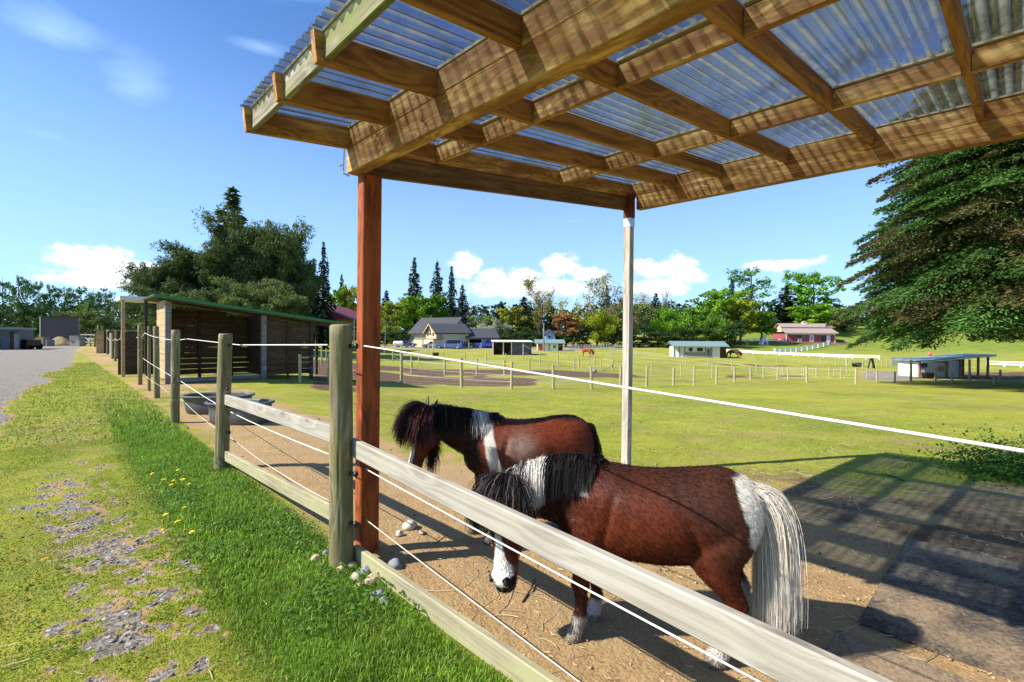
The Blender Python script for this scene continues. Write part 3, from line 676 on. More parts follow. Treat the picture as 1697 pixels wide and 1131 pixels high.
def build_mats():
    def mat_(px, py, lu, lv, lab, dz=.0, th=.018):
        g = G(px, py); t = MB(); a = np.linspace(0, 1, 12)
        M = plain('rubber_mat', (.04, .04, .04), .9, var=.35, scale=2.5) if 'rubber_mat' not in MATS else MATS['rubber_mat']; 
        n = 24; top = []
        V_ = []
        for i in range(n+1):
            for j in range(n+1):
                u = -lu*i/n; v = lv*j/n; p = g+U*u+V*v; w_ = .006*mnoise.noise(Vector((p.x*2, p.y*2, 3)))
                V_.append((p.x-g.x, p.y-g.y, H(p.x, p.y)-g.z + .022+dz+w_))
        k = len(V_); V_ += [(x, y, z-th) for x, y, z in V_]
        id_ = lambda i, j, o=0: o+i*(n+1)+j
        f = []
        for i in range(n):
            for j in range(n): f.append((id_(i, j), id_(i, j+1), id_(i+1, j+1), id_(i+1, j))); f.append((id_(i+1, j, k), id_(i+1, j+1, k), id_(i, j+1, k), id_(i, j, k)))
        for i in range(n):
            f.append((id_(0, i), id_(0, i, k), id_(0, i+1, k), id_(0, i+1))); f.append((id_(n, i+1), id_(n, i+1, k), id_(n, i, k), id_(n, i)))
            f.append((id_(i+1, 0), id_(i+1, 0, k), id_(i, 0, k), id_(i, 0))); f.append((id_(i, n), id_(i, n, k), id_(i+1, n, k), id_(i+1, n)))
        mb = MB(); mb.v = [Vector(v) for v in V_]; mb.f = f
        o = obj('rubber_mat', mb, M); o.location = g; tag(o, lab, 'mat', 'rubber mats on the dirt')
    m, t = material('rubber_mat'); o = t.new('ShaderNodeTexCoord').outputs['Object']; n = t.noise(o, 1.6, 6, .7); n2 = t.noise(o, 45, 5, .75)
    k = t.smooth(t.math('ADD', t.math('MULTIPLY', n, .95), t.math('MULTIPLY', n2, .22)), .47, .68, .08, .85)
    rub = t.ramp(n2, [(.3, (.03, .028, .027)), (.7, (.075, .07, .065))]); ds = t.ramp(n2, [(.3, (.20, .14, .08)), (.7, (.42, .31, .19))])
    fin(t, t.mix(k, rub, ds), .95, n2, .6, .012, 0, .1)
    mat_(1503, 897, 1.62, 2.4, 'large black rubber mat dusted with dirt at the right of the ponies'); mat_(1388, 1050, 1.2, 1.2, 'smaller rubber mat corner tucked beside the large one, under the rail', -.004)

# ------------------------------------------------------------------ ponies
def crom(st, m=4):
    st = np.array(st, float); n = len(st); out = []
    for i in range(n-1):
        p0, p1, p2, p3 = st[max(i-1, 0)], st[i], st[i+1], st[min(i+2, n-1)]
        for k in range(m):
            t = k/m; out.append(.5*((2*p1)+(-p0+p2)*t+(2*p0-5*p1+4*p2-p3)*t*t+(-p0+3*p1-3*p2+p3)*t**3))
    out.append(st[-1]); return np.array(out)
def ell_loft(mb, centers, A, B, ra, rb, n=22, pw=1.0):
    rings = []
    for c, a, b, x, y in zip(centers, A, B, ra, rb):
        c = Vector(c); a = Vector(a); b = Vector(b)
        rings.append([c + a*(x*math.cos(2*math.pi*j/n)) + b*(y*math.sin(2*math.pi*j/n)) for j in range(n)])
    mb.loft(rings)
def ribbons(roots, paths, width, cols, name, parent, mat, taper=.75):
    """paths: (N,S,3) absolute points; flat tapering strips facing random ways"""
    N_, S_, _ = paths.shape
    tg = np.gradient(paths, axis=1); rv = rng.normal(0, 1, (N_, 1, 3)); side = np.cross(tg, rv); side /= np.linalg.norm(side, axis=-1, keepdims=True)+1e-9
    tt = np.linspace(0, 1, S_)[None, :, None]; w_ = np.asarray(width).reshape(-1, 1, 1)*(1-taper*tt**2)
    v = np.stack([paths-side*w_, paths+side*w_], 2).reshape(N_, S_*2, 3)
    q = np.arange(N_)[:, None]*S_*2; f = []
    for j in range(S_-1): f.append(np.concatenate([q+2*j, q+2*j+1, q+2*j+3, q+2*j+2], 1))
    c = np.repeat(cols, S_*2, axis=0) if cols.ndim == 2 else np.repeat(cols, 2, axis=1).reshape(-1, 3)
    return npmesh(name, v.reshape(-1, 3), np.concatenate(f), c.reshape(-1, 3), mat, parent, nverts=4, smooth=True)
def sm(x, a, b): return smst(x, a, b)
def horse(name, label, cat, loc, heading, scale, spec, group=None):
    """loc: ground point under the middle of the body; heading: angle of facing direction. Local: x forward, y left, z up"""
    t = thing(name, label, cat, loc, heading, group); mb = MB(); s = scale
    torso = crom(spec.get('torso', [(-.515, .70, .05, .06), (-.49, .675, .115, .135), (-.43, .665, .165, .19), (-.34, .665, .195, .218), (-.22, .652, .212, .226), (-.06, .632, .226, .226), (.10, .630, .222, .222),
        (.22, .645, .20, .222), (.32, .655, .178, .215), (.41, .645, .145, .175), (.475, .635, .10, .12), (.505, .63, .05, .06)]))
    ell_loft(mb, [(x*s, 0, z*s) for x, z, _, _ in torso], [(0, 1, 0)]*len(torso), [(0, 0, 1)]*len(torso), torso[:, 2]*s, torso[:, 3]*s, 28)
    # neck: stations (x, y, z, half width, half height); frames follow the path
    neck = crom(spec['neck']); C = neck[:, :3]*s; T = np.gradient(C, axis=0); T /= np.linalg.norm(T, axis=1)[:, None]
    upv = np.array([0, 0, 1.0]); A = np.cross(upv, T); A /= np.linalg.norm(A, axis=1)[:, None]; B = np.cross(T, A)
    ell_loft(mb, C, A, B, neck[:, 3]*s, neck[:, 4]*s, 22)
    # head: poll, muzzle and the direction the face looks
    p0 = np.array(spec['poll'])*s; p1 = np.array(spec['muzzle'])*s; D = p1-p0; HL = np.linalg.norm(D); D /= HL
    Nf = np.array(spec['face'], float); Nf -= D*Nf.dot(D); Nf /= np.linalg.norm(Nf); Sd = np.cross(D, Nf)
    k = HL/.44
    hd = crom([(-.035, .0, .02, .03), (-.02, .0, .055, .055), (.02, -.02, .078, .085), (.08, -.025, .092, .105), (.14, -.03, .090, .112), (.20, -.03, .076, .102), (.26, -.018, .060, .078), (.32, -.008, .052, .060), (.37, -.006, .054, .056), (.41, -.008, .050, .050), (.435, -.010, .036, .036), (.445, -.01, .016, .016)])
    ell_loft(mb, [p0+D*a*k+Nf*b*k for a, b, _, _ in hd], [Sd]*len(hd), [Nf]*len(hd), hd[:, 2]*k, hd[:, 3]*k, 22)
    # lips, brow and nostril bumps
    def ballat(a, sd_, nf, r): mb.ball(p0+D*a*k+Sd*sd_*k+Nf*nf*k, r*k if not hasattr(r, '__len__') else [q*k for q in r], 10, 7)
    for sg in (-1, 1):
        ballat(.125, sg*.074, .042, .030); ballat(.385, sg*.034, .032, .022); ballat(.16, sg*.055, -.07, .052)
    # legs
    def leg(pts):
        p = crom(pts, 5); c = p[:, :3]*s; n = len(p)
        ell_loft(mb, c, [(1, 0, 0)]*n, [(0, 1, 0)]*n, p[:, 3]*s, p[:, 4]*s, 16)
    for i, (dx, dy) in enumerate(spec.get('feet', [(0, 0)]*4)):
        sg = 1 if i % 2 == 0 else -1
        f = lambda z: max(0, 1-z/.58)
        zz = spec.get('lift', [0]*4)[i]
        if i < 2: q = [(.33, .105, .62, .115, .07), (.325, .115, .50, .092, .068), (.335, .115, .40, .062, .055), (.345, .11, .33, .045, .042), (.350, .105, .275, .045, .042), (.343, .105, .235, .033, .031), (.340, .105, .17, .028, .027), (.343, .105, .115, .034, .032), (.354, .105, .075, .031, .031), (.366, .105, .042, .040, .039), (.374, .105, .001, .049, .047)]
        else: q = [(-.34, .10, .66, .15, .09), (-.31, .125, .55, .145, .082), (-.30, .13, .46, .115, .070), (-.345, .125, .385, .078, .055), (-.40, .12, .325, .055, .043), (-.425, .115, .275, .048, .038), (-.415, .115, .225, .035, .031), (-.405, .115, .16, .031, .028), (-.400, .115, .11, .040, .036), (-.385, .115, .072, .038, .036), (-.372, .115, .042, .048, .046), (-.362, .115, .001, .057, .054)]
        leg([(x+dx*f(z), sg*y+dy*f(z), z+zz*f(z), a, b) for x, y, z, a, b in q])
    # dock of the tail
    me_o = obj('body', mb, None, t)
    vs = spec.get('voxel', .0085)*s
    m1 = me_o.modifiers.new('r', 'REMESH'); m1.mode = 'VOXEL'; m1.voxel_size = vs; m2 = me_o.modifiers.new('s', 'SMOOTH'); m2.factor = .6; m2.iterations = spec.get('smooth', 9)
    dg = bpy.context.evaluated_depsgraph_get(); me = bpy.data.meshes.new_from_object(me_o.evaluated_get(dg)); me_o.modifiers.clear(); old = me_o.data; me_o.data = me; bpy.data.meshes.remove(old)
    me.name = 'body'; nv = len(me.vertices); co = np.empty(nv*3, np.float32); me.vertices.foreach_get('co', co); co = co.reshape(-1, 3)
    nr = np.empty(nv*3, np.float32); me.vertices.foreach_get('normal', nr); nr = nr.reshape(-1, 3)
    # gentle muscle relief
    for_ = co/s
    disp = .010*(fbm(for_[:, 0]*1.0+3, for_[:, 2]+for_[:, 1]*.3, 7, 3)-.5)*(for_[:, 2] > .3)
    groove = -.012*np.exp(-((for_[:, 0]-.235+.25*(for_[:, 2]-.6))/.022)**2)*sm(for_[:, 2], .45, .55)*(1-sm(for_[:, 2], .72, .8))
    groove += -.014*np.exp(-((for_[:, 0]+.20-.35*(for_[:, 2]-.55))/.03)**2)*(1-sm(for_[:, 2], .58, .75))*sm(for_[:, 2], .40, .46)
    co = co + nr*((disp+groove)*s)[:, None]; me.vertices.foreach_set('co', co.astype(np.float32).ravel())
    h = co-p0; hc = np.stack([h@D, h@Sd, h@Nf], -1)/k
    inhead = (hc[:, 0] > -.05) & (hc[:, 0] < .5) & (np.abs(hc[:, 1]) < .115) & (np.abs(hc[:, 2]) < .16)
    col = spec['coat'](co/s, hc, inhead, nr)
    col = col*(1+.25*(fbm(co[:, 0]/s*1.0, (co[:, 2]+co[:, 1]*.7)/s, 40, 7)-.5))[:, None]
    at = me.color_attributes.new('Col', 'FLOAT_COLOR', 'POINT'); c4 = np.ones((nv, 4), np.float32); c4[:, :3] = np.clip(col, 0, 1); at.data.foreach_set('color', c4.ravel())
    me.polygons.foreach_set('use_smooth', [True]*len(me.polygons)); me.materials.clear(); me.materials.append(MATS['coat'])
    W = lambda a, b, c: p0+D*a*k+Sd*b*k+Nf*c*k
    # ears
    for sg in (-1, 1):
        e = MB(); rings = []; 
        for i in range(7):
            u_ = i/6; ctr = Vector(W(-.02-.095*u_, sg*(.050+.022*u_), -.01-.0*u_)); r = .030*k*math.sin(math.pi*(.28+.70*u_))**.8*(1-.35*u_)+.001
            rings.append([ctr+Vector(Sd)*r*math.cos(a)*sg+Vector(Nf)*r*.45*math.sin(a) for a in [2*math.pi*j/10 for j in range(10)]])
        e.loft(rings); o = obj('ear', e, MATS['dark_hide'], t, smooth=True)
    for sg in (-1, 1):
        e = MB(); e.ball(W(.128, sg*.086, .052), .0175*k, 12, 8); obj('eye', e, MATS['eye_gloss'], t, smooth=True)
    if spec.get('detail'):
        for sg in (-1, 1):
            e = MB(); e.ball(W(.395, sg*.042, .044), (.008*k, .008*k, .012*k), 8, 6); obj('nostril', e, MATS['dark_hide'], t, smooth=True)
        # short coat
        nf = spec.get('fur', 60000); pick = rng.integers(0, nv, nf); base = co[pick] + rng.normal(0, .003, (nf, 3)); nn = nr[pick]; fl = np.array([-.75, 0, -.65])+0*nn
        hm = inhead[pick][:, None]; fl = np.where(hm, D[None], fl); zz = (base[:, 2]/s < .35)[:, None] & ~hm; fl = np.where(zz, np.array([0, 0, -1.0]), fl)
        fl = fl - nn*(fl*nn).sum(-1, keepdims=True); fl /= np.linalg.norm(fl, axis=1)[:, None]+1e-6
        dr = fl*.95+nn*rng.uniform(.08, .32, (nf, 1))+rng.normal(0, .09, (nf, 3)); dr /= np.linalg.norm(dr, axis=1)[:, None]
        L = rng.uniform(.007, .016, (nf, 1))*spec.get('furlen', 1.0); low = ((base[:, 2]/s < .17) & (base[:, 2]/s > .055))[:, None]; L = np.where(low, L*1.3, L); L = np.where(hm, L*.6, L)
        pa = np.stack([base, base+dr*L*.55+nn*0, base+dr*L+fl*L*.25], 1)
        ribbons(None, pa, np.full(nf, .0011), col[pick]*rng.uniform(.65, 1.2, (nf, 1)), 'coat_hair', t, MATS['fur'], .8)['kind'] = 'stuff'
    spec['hairfn'](t, s, co, nr, W, D, Sd, Nf, k)
    return t
def hair_fall(name, parent, roots, dirs, L, grav, width, cols, S=9, curl=.02, push=None):
    """ballistic strands: roots (N,3), initial dirs (N,3), lengths, gravity pull; push(p)->p keeps strands off the body"""
    N_ = len(roots); P_ = np.empty((N_, S, 3)); P_[:, 0] = roots; d = dirs/np.linalg.norm(dirs, axis=1)[:, None]; st = (np.asarray(L)/(S-1)).reshape(-1, 1)
    gv = np.asarray(grav).reshape(-1, 1); ph = rng.uniform(0, 6.28, (N_, 3))
    for j in range(1, S):
        d = d + np.array([0, 0, -1.0])*gv; d = d + np.sin(ph+j*.8)*curl; d /= np.linalg.norm(d, axis=1)[:, None]
        q = P_[:, j-1]+d*st
        if push is not None: q = push(q)
        P_[:, j] = q
    return ribbons(None, P_, width, cols, name, parent, MATS['hair'], .7)
def build_ponies():
    m, t = material('coat'); at = t.new('ShaderNodeAttribute', attribute_name='Col').outputs['Color']; o = t.new('ShaderNodeTexCoord').outputs['Object']
    n = t.noise(t.mapping(o, (60, 60, 220)), 1.0, 4, .6); n2 = t.noise(o, 9, 5, .6)
    c = t.mix(t.smooth(n2, .35, .7, 0, .35), at, t.mix(.5, at, (.02, .008, .004)))
    fin(t, c, .55, n, .3, .002, 0, .25)
    m, t = material('hair'); at = t.new('ShaderNodeAttribute', attribute_name='Col').outputs['Color']; fin(t, at, .6, spec=.15)
    m, t = material('fur'); at = t.new('ShaderNodeAttribute', attribute_name='Col').outputs['Color']; fin(t, at, .8, spec=.04)
    m, t = material('dark_hide'); fin(t, (.022, .014, .012, 1), .55)
    m, t = material('eye_gloss'); fin(t, (.008, .005, .004, 1), .06)
    bay = np.array([.125, .026, .010]); dk = np.array([.040, .014, .009]); blk = np.array([.010, .008, .008]); wh = np.array([.74, .69, .60]); hoof = np.array([.30, .25, .18])
    def mixc(a, b, f): return a*(1-f[:, None]) + b*f[:, None]
    # ---- front pony
    def coat1(p, hc, ih, nr):
        x, y, z = p.T; nz = fbm(x*1.0, z+y*.6, 9, 41)-.5; nf = fbm(x, z+y, 60, 42)-.5; n_ = len(x); c = np.tile(bay, (n_, 1))
        c = mixc(c, np.array([.045, .019, .013]), .95*sm(z+.16*nz+.22*sm(-x, .0, .35), .66, .90)); c = mixc(c, np.array([.075, .026, .015]), .6*sm(-x+.2*nz, .12, .3)*sm(z, .4, .5)); c = mixc(c, dk, sm(x, .30, .50)*(1-ih)); c = mixc(c, dk*1.4, sm(-nz, .1, .35)*.4*sm(-x, .1, .3))
        c = mixc(c, dk, (1-sm(z, .12, .34))*.75)
        rump = sm(-x+.07*nz+.02*nf + (z-.7)*.16, .395, .41)*sm(z, .30, .36)*(1-sm(z+.05*nz, .86, .88)); c = mixc(c, wh, rump)
        wp = (np.abs(x-.345+.05*nz-.06*(z-.8)) < .024+.02*nf)*sm(z, .735, .75); c = mixc(c, wh, wp*1.0)
        sock = 1-sm(z+.05*nz, .115, .14); fr = (x > .1); c = mixc(c, wh*.8, sock*np.where(fr & (y < 0), 1.0, np.where(fr, .6, 1.0)))
        c = mixc(c, wh*.7, (1-sm(z, .30, .34))*(x < 0)*(y < 0))
        c = mixc(c, hoof, (z < .045)*1.0)
        a, b, f = hc.T; face = sm(f, -.03, .02)*ih
        hcol = mixc(np.tile(bay*1.15, (n_, 1)), dk*1.3, np.clip(1-sm(a, .12, .26)+.3*sm(np.abs(b), .04, .07), 0, 1)); c = np.where(ih[:, None], hcol, c)
        bl = (1-sm(np.abs(b+.004)+.012*nz*2, .018+.02*sm(a, .26, .36), .026+.02*sm(a, .26, .36)))*face*sm(a, .13, .17)*(1-sm(a, .415, .43)); c = mixc(c, wh*1.12, bl*ih)
        tip = sm(a, .405, .425)*ih; c = mixc(c, blk*1.6, tip); nos = (np.hypot((a-.395)/1.3, np.abs(b)-.044) < .017)*ih; c = mixc(c, blk, nos*1.0); return c
    hd1 = math.atan2(.26, -.965); M1 = Vector((.712, 2.40, H(.725, 2.41)-.004))
    def hair1(t, s, co, nr, W, D, Sd, Nf, k):
        # crest points from withers to poll (local, unscaled space)
        cr = crom([(.27, .0, .885), (.36, .0, .898), (.46, .01, .90), (.56, .03, .885), (.66, .065, .86), (.735, .10, .83), (.765, .13, .79)], 6)*1.0
        n_ = 24000; u_ = rng.random(n_); idx = u_*(len(cr)-1); i0 = idx.astype(int).clip(0, len(cr)-2); fr = (idx-i0)[:, None]; r = (cr[i0]*(1-fr)+cr[i0+1]*fr)
        r = r+np.stack([rng.normal(0, .006, n_), rng.normal(0, .018, n_), rng.normal(-.012, .008, n_)], -1); 
        side = np.where(rng.random(n_) < .86, 1, -1)
        cz_ = fbm(u_*22, u_*0, 1.0, 19)-.5; dirs = np.stack([rng.normal(.0, .07, n_)+cz_*.9, side*rng.uniform(.5, 1.0, n_), rng.uniform(.15, .45, n_)], -1)
        L = rng.uniform(.12, .26, n_)*np.where(u_ < .16, .12+5.4*u_, 1.0)*np.where(u_ > .8, .9, 1)
        col = np.tile(blk*1.8, (n_, 1)); ws = ((u_ > .50) & (u_ < .68)); st = (fbm(u_*40, u_*0, 1.0, 9) > .55) & (u_ > .62) & (u_ < .98); wsp = rng.random(n_) < .05
        col = np.where((ws & (rng.random(n_) < .93))[:, None], wh*1.1, col); col = np.where((st & (rng.random(n_) < .75))[:, None], wh*.85, col); col = np.where(wsp[:, None], np.array([.16, .12, .11]), col)
        col *= rng.uniform(.6, 1.3, (n_, 1))
        def push(q):
            # keep outside the neck volume
            c = np.stack([q[:, 0], np.interp(q[:, 0], [.3, .5, .66, .76], [0, .02, .06, .11]), np.interp(q[:, 0], [.3, .45, .6, .76], [.70, .72, .71, .70])], -1)
            dd = q-c; ry = np.interp(q[:, 0], [.25, .4, .6, .8], [.185, .155, .115, .10]); rz = np.interp(q[:, 0], [.3, .5, .7], [.205, .18, .13])
            e = np.sqrt((dd[:, 1]/ry)**2+(dd[:, 2]/rz)**2); f = np.where(e < 1, 1/np.maximum(e, .2), 1.0); q = q.copy(); q[:, 1] = c[:, 1]+dd[:, 1]*f; q[:, 2] = c[:, 2]+dd[:, 2]*f; return q
        hair_fall('mane', t, r, dirs, L, .42, np.full(n_, .0009), col, 10, .02, push)
        # forelock over the face
        n_ = 6500; a = rng.uniform(-.05, .03, n_); b = rng.normal(0, .038, n_); r = np.array([W(x, y, .045) for x, y in zip(a, b)])
        dirs = Nf[None]*rng.uniform(.2, .9, (n_, 1))+Sd[None]*(b*14)[:, None]*rng.uniform(.4, 1.2, (n_, 1))+rng.normal(0, .12, (n_, 3)); dirs[:, 2] -= .1
        def pushf(q):
            h = (q-W(0, 0, 0)); ha = h@D/k; hb = h@Sd/k; hf = h@Nf/k
            rw = np.interp(ha, [-.03, .05, .15, .25, .4], [.07, .097, .10, .075, .06]); rf = np.interp(ha, [-.03, .05, .15, .25, .4], [.065, .085, .09, .07, .055])
            e = np.sqrt((hb/rw)**2+((hf+.01)/rf)**2); f = np.where((e < 1), 1/np.maximum(e, .2), 1.0)
            return q + (Sd[None]*(hb*(f-1)*k)[:, None] + Nf[None]*((hf+.01)*(f-1)*k)[:, None])
        col = np.tile(blk*1.9, (n_, 1)); col = np.where(rng.random((n_, 1)) < .16, np.array([.20, .15, .14]), col)*rng.uniform(.6, 1.5, (n_, 1))
        hair_fall('forelock', t, r, dirs, rng.uniform(.14, .27, n_), .35, np.full(n_, .0011), col, 9, .03, pushf)
        # bushy hair over poll and cheeks
        # tail
        n_ = 14000; r = np.stack([rng.normal(-.495, .012, n_), rng.normal(0, .026, n_), rng.uniform(.66, .82, n_)], -1); tz = (r[:, 2]-.70)/.13
        dirs = np.stack([-rng.uniform(.15, .62, n_)-.25*tz, rng.normal(0, .17, n_), rng.uniform(-1.0, -.35, n_)+tz*.75], -1)
        L = rng.uniform(.40, .70, n_); col = np.tile(wh*1.05, (n_, 1)); ye = rng.random(n_) < .16; col = np.where(ye[:, None], np.array([.60, .48, .30]), col)
        dkm = (rng.random(n_) < .03) | ((r[:, 1] < -.03) & (rng.random(n_) < .25)); col = np.where(dkm[:, None], np.array([.22, .16, .10]), col)*rng.uniform(.88, 1.08, (n_, 1))
        hair_fall('tail', t, r, dirs, L, .55, np.full(n_, .00095), col, 14, .022)
    spec1 = dict(neck=[(.28, 0, .69, .15, .20), (.40, .0, .71, .135, .19), (.50, .015, .715, .115, .165), (.60, .045, .715, .10, .14), (.69, .085, .72, .09, .11), (.75, .115, .735, .075, .085)],
        poll=(.755, .125, .755), muzzle=(.735, .255, .275), face=(.38, .93, .12), coat=coat1, hairfn=hair1, detail=True, fur=110000,
        feet=[(.03, 0), (-.055, .01), (.075, -.01), (-.03, .02)], lift=[0, 0, 0, 0])
    hp = horse('pony', 'bay pony with lowered head, white rump patch and long white tail, right behind the rail', 'pony', M1, hd1, 1.0, spec1, 'ponies in the pen')
    hp.scale = (.955, 1, 1)
    # ---- rear pony
    def coat2(p, hc, ih, nr):
        x, y, z = p.T; nz = fbm(x, z+y*.6, 8, 51)-.5; nf = fbm(x, z+y, 60, 52)-.5; n_ = len(x); rd = np.array([.165, .032, .011]); c = np.tile(rd, (n_, 1))
        c = mixc(c, blk*1.5, sm(z+.04*nz, .845, .875)); c = mixc(c, np.array([.035, .012, .008]), sm(x+.1*nz, .36, .44)); c = mixc(c, dk, (1-sm(z, .15, .38))*.9)
        c = mixc(c, np.array([.40, .30, .24]), .65*np.exp(-((x-.10)/.11)**2-((z-.70)/.09)**2)*(y > 0)); c = mixc(c, rd*.35, sm(-x, .40, .50)*.8)
        wp = (1-sm(np.abs(x-.33+.25*(.8-z)*.5+.06*nz), .035+.01*nf, .05))*sm(z, .52, .56); c = mixc(c, wh*.95, wp); c = mixc(c, wh*.6, (1-sm(z+.04*nz, .12, .15))*(x > 0)*.6); c = mixc(c, hoof*.6, (z < .045)*1.0)
        a, b, f = hc.T; hcol = mixc(np.tile(rd*.9, (n_, 1)), dk, np.clip(1-sm(a, .14, .24), 0, 1)*.8); hcol = mixc(hcol, dk, sm(nz+nf*.5, .12, .3)*.6); c = np.where(ih[:, None], hcol, c)
        bl = (1-sm(np.abs(b)+.01*nz, .024, .032))*sm(f, -.02, .02)*sm(a, .10, .13)*ih; c = mixc(c, wh*1.1, bl); c = mixc(c, blk*1.5, sm(a, .40, .42)*ih); return c
    hd2 = math.atan2(-.14, -.99); M2 = Vector((.135, 3.72, H(.2, 3.72)-.004))
    def hair2(t, s, co, nr, W, D, Sd, Nf, k):
        cr = crom([(.27, 0, .885), (.38, 0, .915), (.50, 0, .94), (.62, 0, .965), (.72, 0, .975), (.78, 0, .96)], 6)*s
        n_ = 9000; u_ = rng.random(n_); idx = u_*(len(cr)-1); i0 = idx.astype(int).clip(0, len(cr)-2); fr = (idx-i0)[:, None]; r = cr[i0]*(1-fr)+cr[i0+1]*fr
        r = r+np.stack([rng.normal(0, .006, n_), rng.normal(0, .018, n_), rng.normal(-.014, .008, n_)], -1); side = np.where(rng.random(n_) < .8, 1, -1)
        dirs = np.stack([rng.normal(-.05, .25, n_), side*rng.uniform(.4, 1.1, n_), rng.uniform(.0, .5, n_)], -1); L = rng.uniform(.10, .24, n_)*np.where(u_ < .2, .6, 1)
        col = np.tile(blk*1.6, (n_, 1)); ws = (u_ > .13) & (u_ < .30) & (rng.random(n_) < .9); col = np.where(ws[:, None], wh, col)*rng.uniform(.6, 1.4, (n_, 1)); br = rng.random(n_) < .1; col = np.where(br[:, None], np.array([.11, .05, .035]), col)
        def push(q):
            xs = q[:, 0]/s; cz = np.interp(xs, [.3, .5, .78], [.74, .80, .86])*s; dd1 = q[:, 1]; dd2 = q[:, 2]-cz; ry = np.interp(xs, [.25, .5, .8], [.165, .115, .09])*s; rz = np.interp(xs, [.3, .5, .75], [.17, .15, .11])*s
            e = np.sqrt((dd1/ry)**2+(dd2/rz)**2); f = np.where(e < 1, 1/np.maximum(e, .2), 1.0); q = q.copy(); q[:, 1] = dd1*f; q[:, 2] = cz+dd2*f; return q
        hair_fall('mane', t, r, dirs, L, .42, np.full(n_, .0015), col, 9, .03, push)
        n_ = 7000; a = rng.uniform(-.06, .05, n_); b = rng.normal(0, .045, n_); r = np.array([W(x, y, .045) for x, y in zip(a, b)])
        dirs = Nf[None]*rng.uniform(.5, 1.3, (n_, 1))+Sd[None]*(b*12)[:, None]*rng.uniform(.3, 1.2, (n_, 1))+rng.normal(0, .15, (n_, 3)); dirs[:, 2] += rng.uniform(-.1, .25, n_)
        def pushf(q):
            h = (q-W(0, 0, 0)); ha = h@D/k; hb = h@Sd/k; hf = h@Nf/k; rw = np.interp(ha, [-.03, .05, .15, .25, .4], [.07, .10, .10, .075, .06]); rf = np.interp(ha, [-.03, .05, .15, .25, .4], [.065, .095, .10, .08, .06])
            e = np.sqrt((hb/rw)**2+((hf+.01)/rf)**2); f = np.where((e < 1), 1/np.maximum(e, .2), 1.0); return q + (Sd[None]*(hb*(f-1)*k)[:, None] + Nf[None]*((hf+.01)*(f-1)*k)[:, None])
        col = np.tile(np.array([.035, .014, .012]), (n_, 1)); col = np.where(rng.random((n_, 1)) < .3, np.array([.12, .035, .03]), col)*rng.uniform(.5, 1.4, (n_, 1))
        hair_fall('forelock', t, r, dirs, rng.uniform(.14, .30, n_), .30, np.full(n_, .0014), col, 9, .03, pushf)
        n_ = 700; r = np.array([W(.12+.2*x, .04*y, -.12) for x, y in zip(rng.random(n_), rng.normal(0, 1, n_))]); dirs = rng.normal(0, .25, (n_, 3)); dirs[:, 2] -= 1
        hair_fall('beard', t, r, dirs, rng.uniform(.05, .16, n_), .3, np.full(n_, .0016), np.tile(np.array([.03, .016, .012]), (n_, 1))*rng.uniform(.6, 1.6, (n_, 1)), 7, .06)
        n_ = 3600; r = np.stack([rng.normal(-.495, .012, n_), rng.normal(0, .026, n_), rng.uniform(.70, .82, n_)], -1)*s
        dirs = np.stack([-rng.uniform(.05, .35, n_), rng.normal(0, .12, n_), rng.uniform(-.9, -.2, n_)], -1); col = np.tile(blk*1.4, (n_, 1))*rng.uniform(.5, 1.6, (n_, 1))
        hair_fall('tail', t, r, dirs, rng.uniform(.45, .75, n_), .5, np.full(n_, .0022), col, 12, .03)
    spec2 = dict(neck=[(.28, 0, .70, .15, .20), (.40, 0, .75, .13, .185), (.52, 0, .79, .105, .155), (.64, 0, .835, .09, .13), (.74, 0, .865, .08, .10), (.79, 0, .875, .07, .07)],
        poll=(.79, 0, .915), muzzle=(.905, .03, .485), face=(.85, .52, .22), coat=coat2, hairfn=hair2, detail=True, fur=60000, feet=[(-.05, 0), (.06, 0), (0, 0), (.1, 0)])
    hp = horse('pony', 'dark bay pony standing behind, forelock over its face and a white patch at the withers', 'pony', M2, hd2, 1.05, spec2, 'ponies in the pen')
    hp.scale = (.93, 1, 1)
    # ---- two big horses far off in the fields
    def flat(cb, cm):
        def f(p, hc, ih, nr):
            x, y, z = p.T; c = np.tile(np.array(cb), (len(x), 1)); c = mixc(c, np.array(cm), (1-sm(z, .1, .3))*.8); return c
        return f
    def hairfar(colr):
        def f(t, s, co, nr, W, D, Sd, Nf, k):
            n_ = 260; r = np.stack([rng.normal(-.49, .01, n_), rng.normal(0, .03, n_), rng.uniform(.66, .78, n_)], -1)*s
            hair_fall('tail', t, r, np.stack([-rng.uniform(.2, .7, n_), rng.normal(0, .2, n_), rng.uniform(-.5, .2, n_)], -1), rng.uniform(.4, .6, n_)*s, .4, np.full(n_, .008*s), np.tile(np.array(colr), (n_, 1)), 7, .02)
        return f
    lean = [(-.515, .74, .05, .06), (-.49, .72, .10, .115), (-.43, .715, .135, .155), (-.34, .72, .15, .165), (-.22, .715, .15, .16), (-.06, .70, .155, .165), (.10, .69, .155, .175), (.22, .70, .145, .18), (.32, .70, .13, .17), (.41, .69, .10, .14), (.475, .68, .07, .09), (.505, .68, .04, .05)]
    g = G(972, 592); s = (592-577)/F*g.y/.93
    horse('horse', 'chestnut horse standing in the middle field beyond the small posts, head up to the left', 'horse', g, math.pi-.25, s, dict(torso=lean, neck=[(.30, 0, .76, .09, .15), (.42, 0, .86, .07, .12), (.52, 0, .96, .055, .10), (.58, 0, 1.05, .05, .07)], poll=(.58, 0, 1.12), muzzle=(.84, 0, .86), face=(.7, 0, .7), coat=flat((.34, .07, .02), (.12, .03, .01)), hairfn=hairfar((.2, .05, .02)), voxel=.02, smooth=3), 'horses in the far fields')
    g = G(1216, 594); s = (592-577)/F*g.y/.93
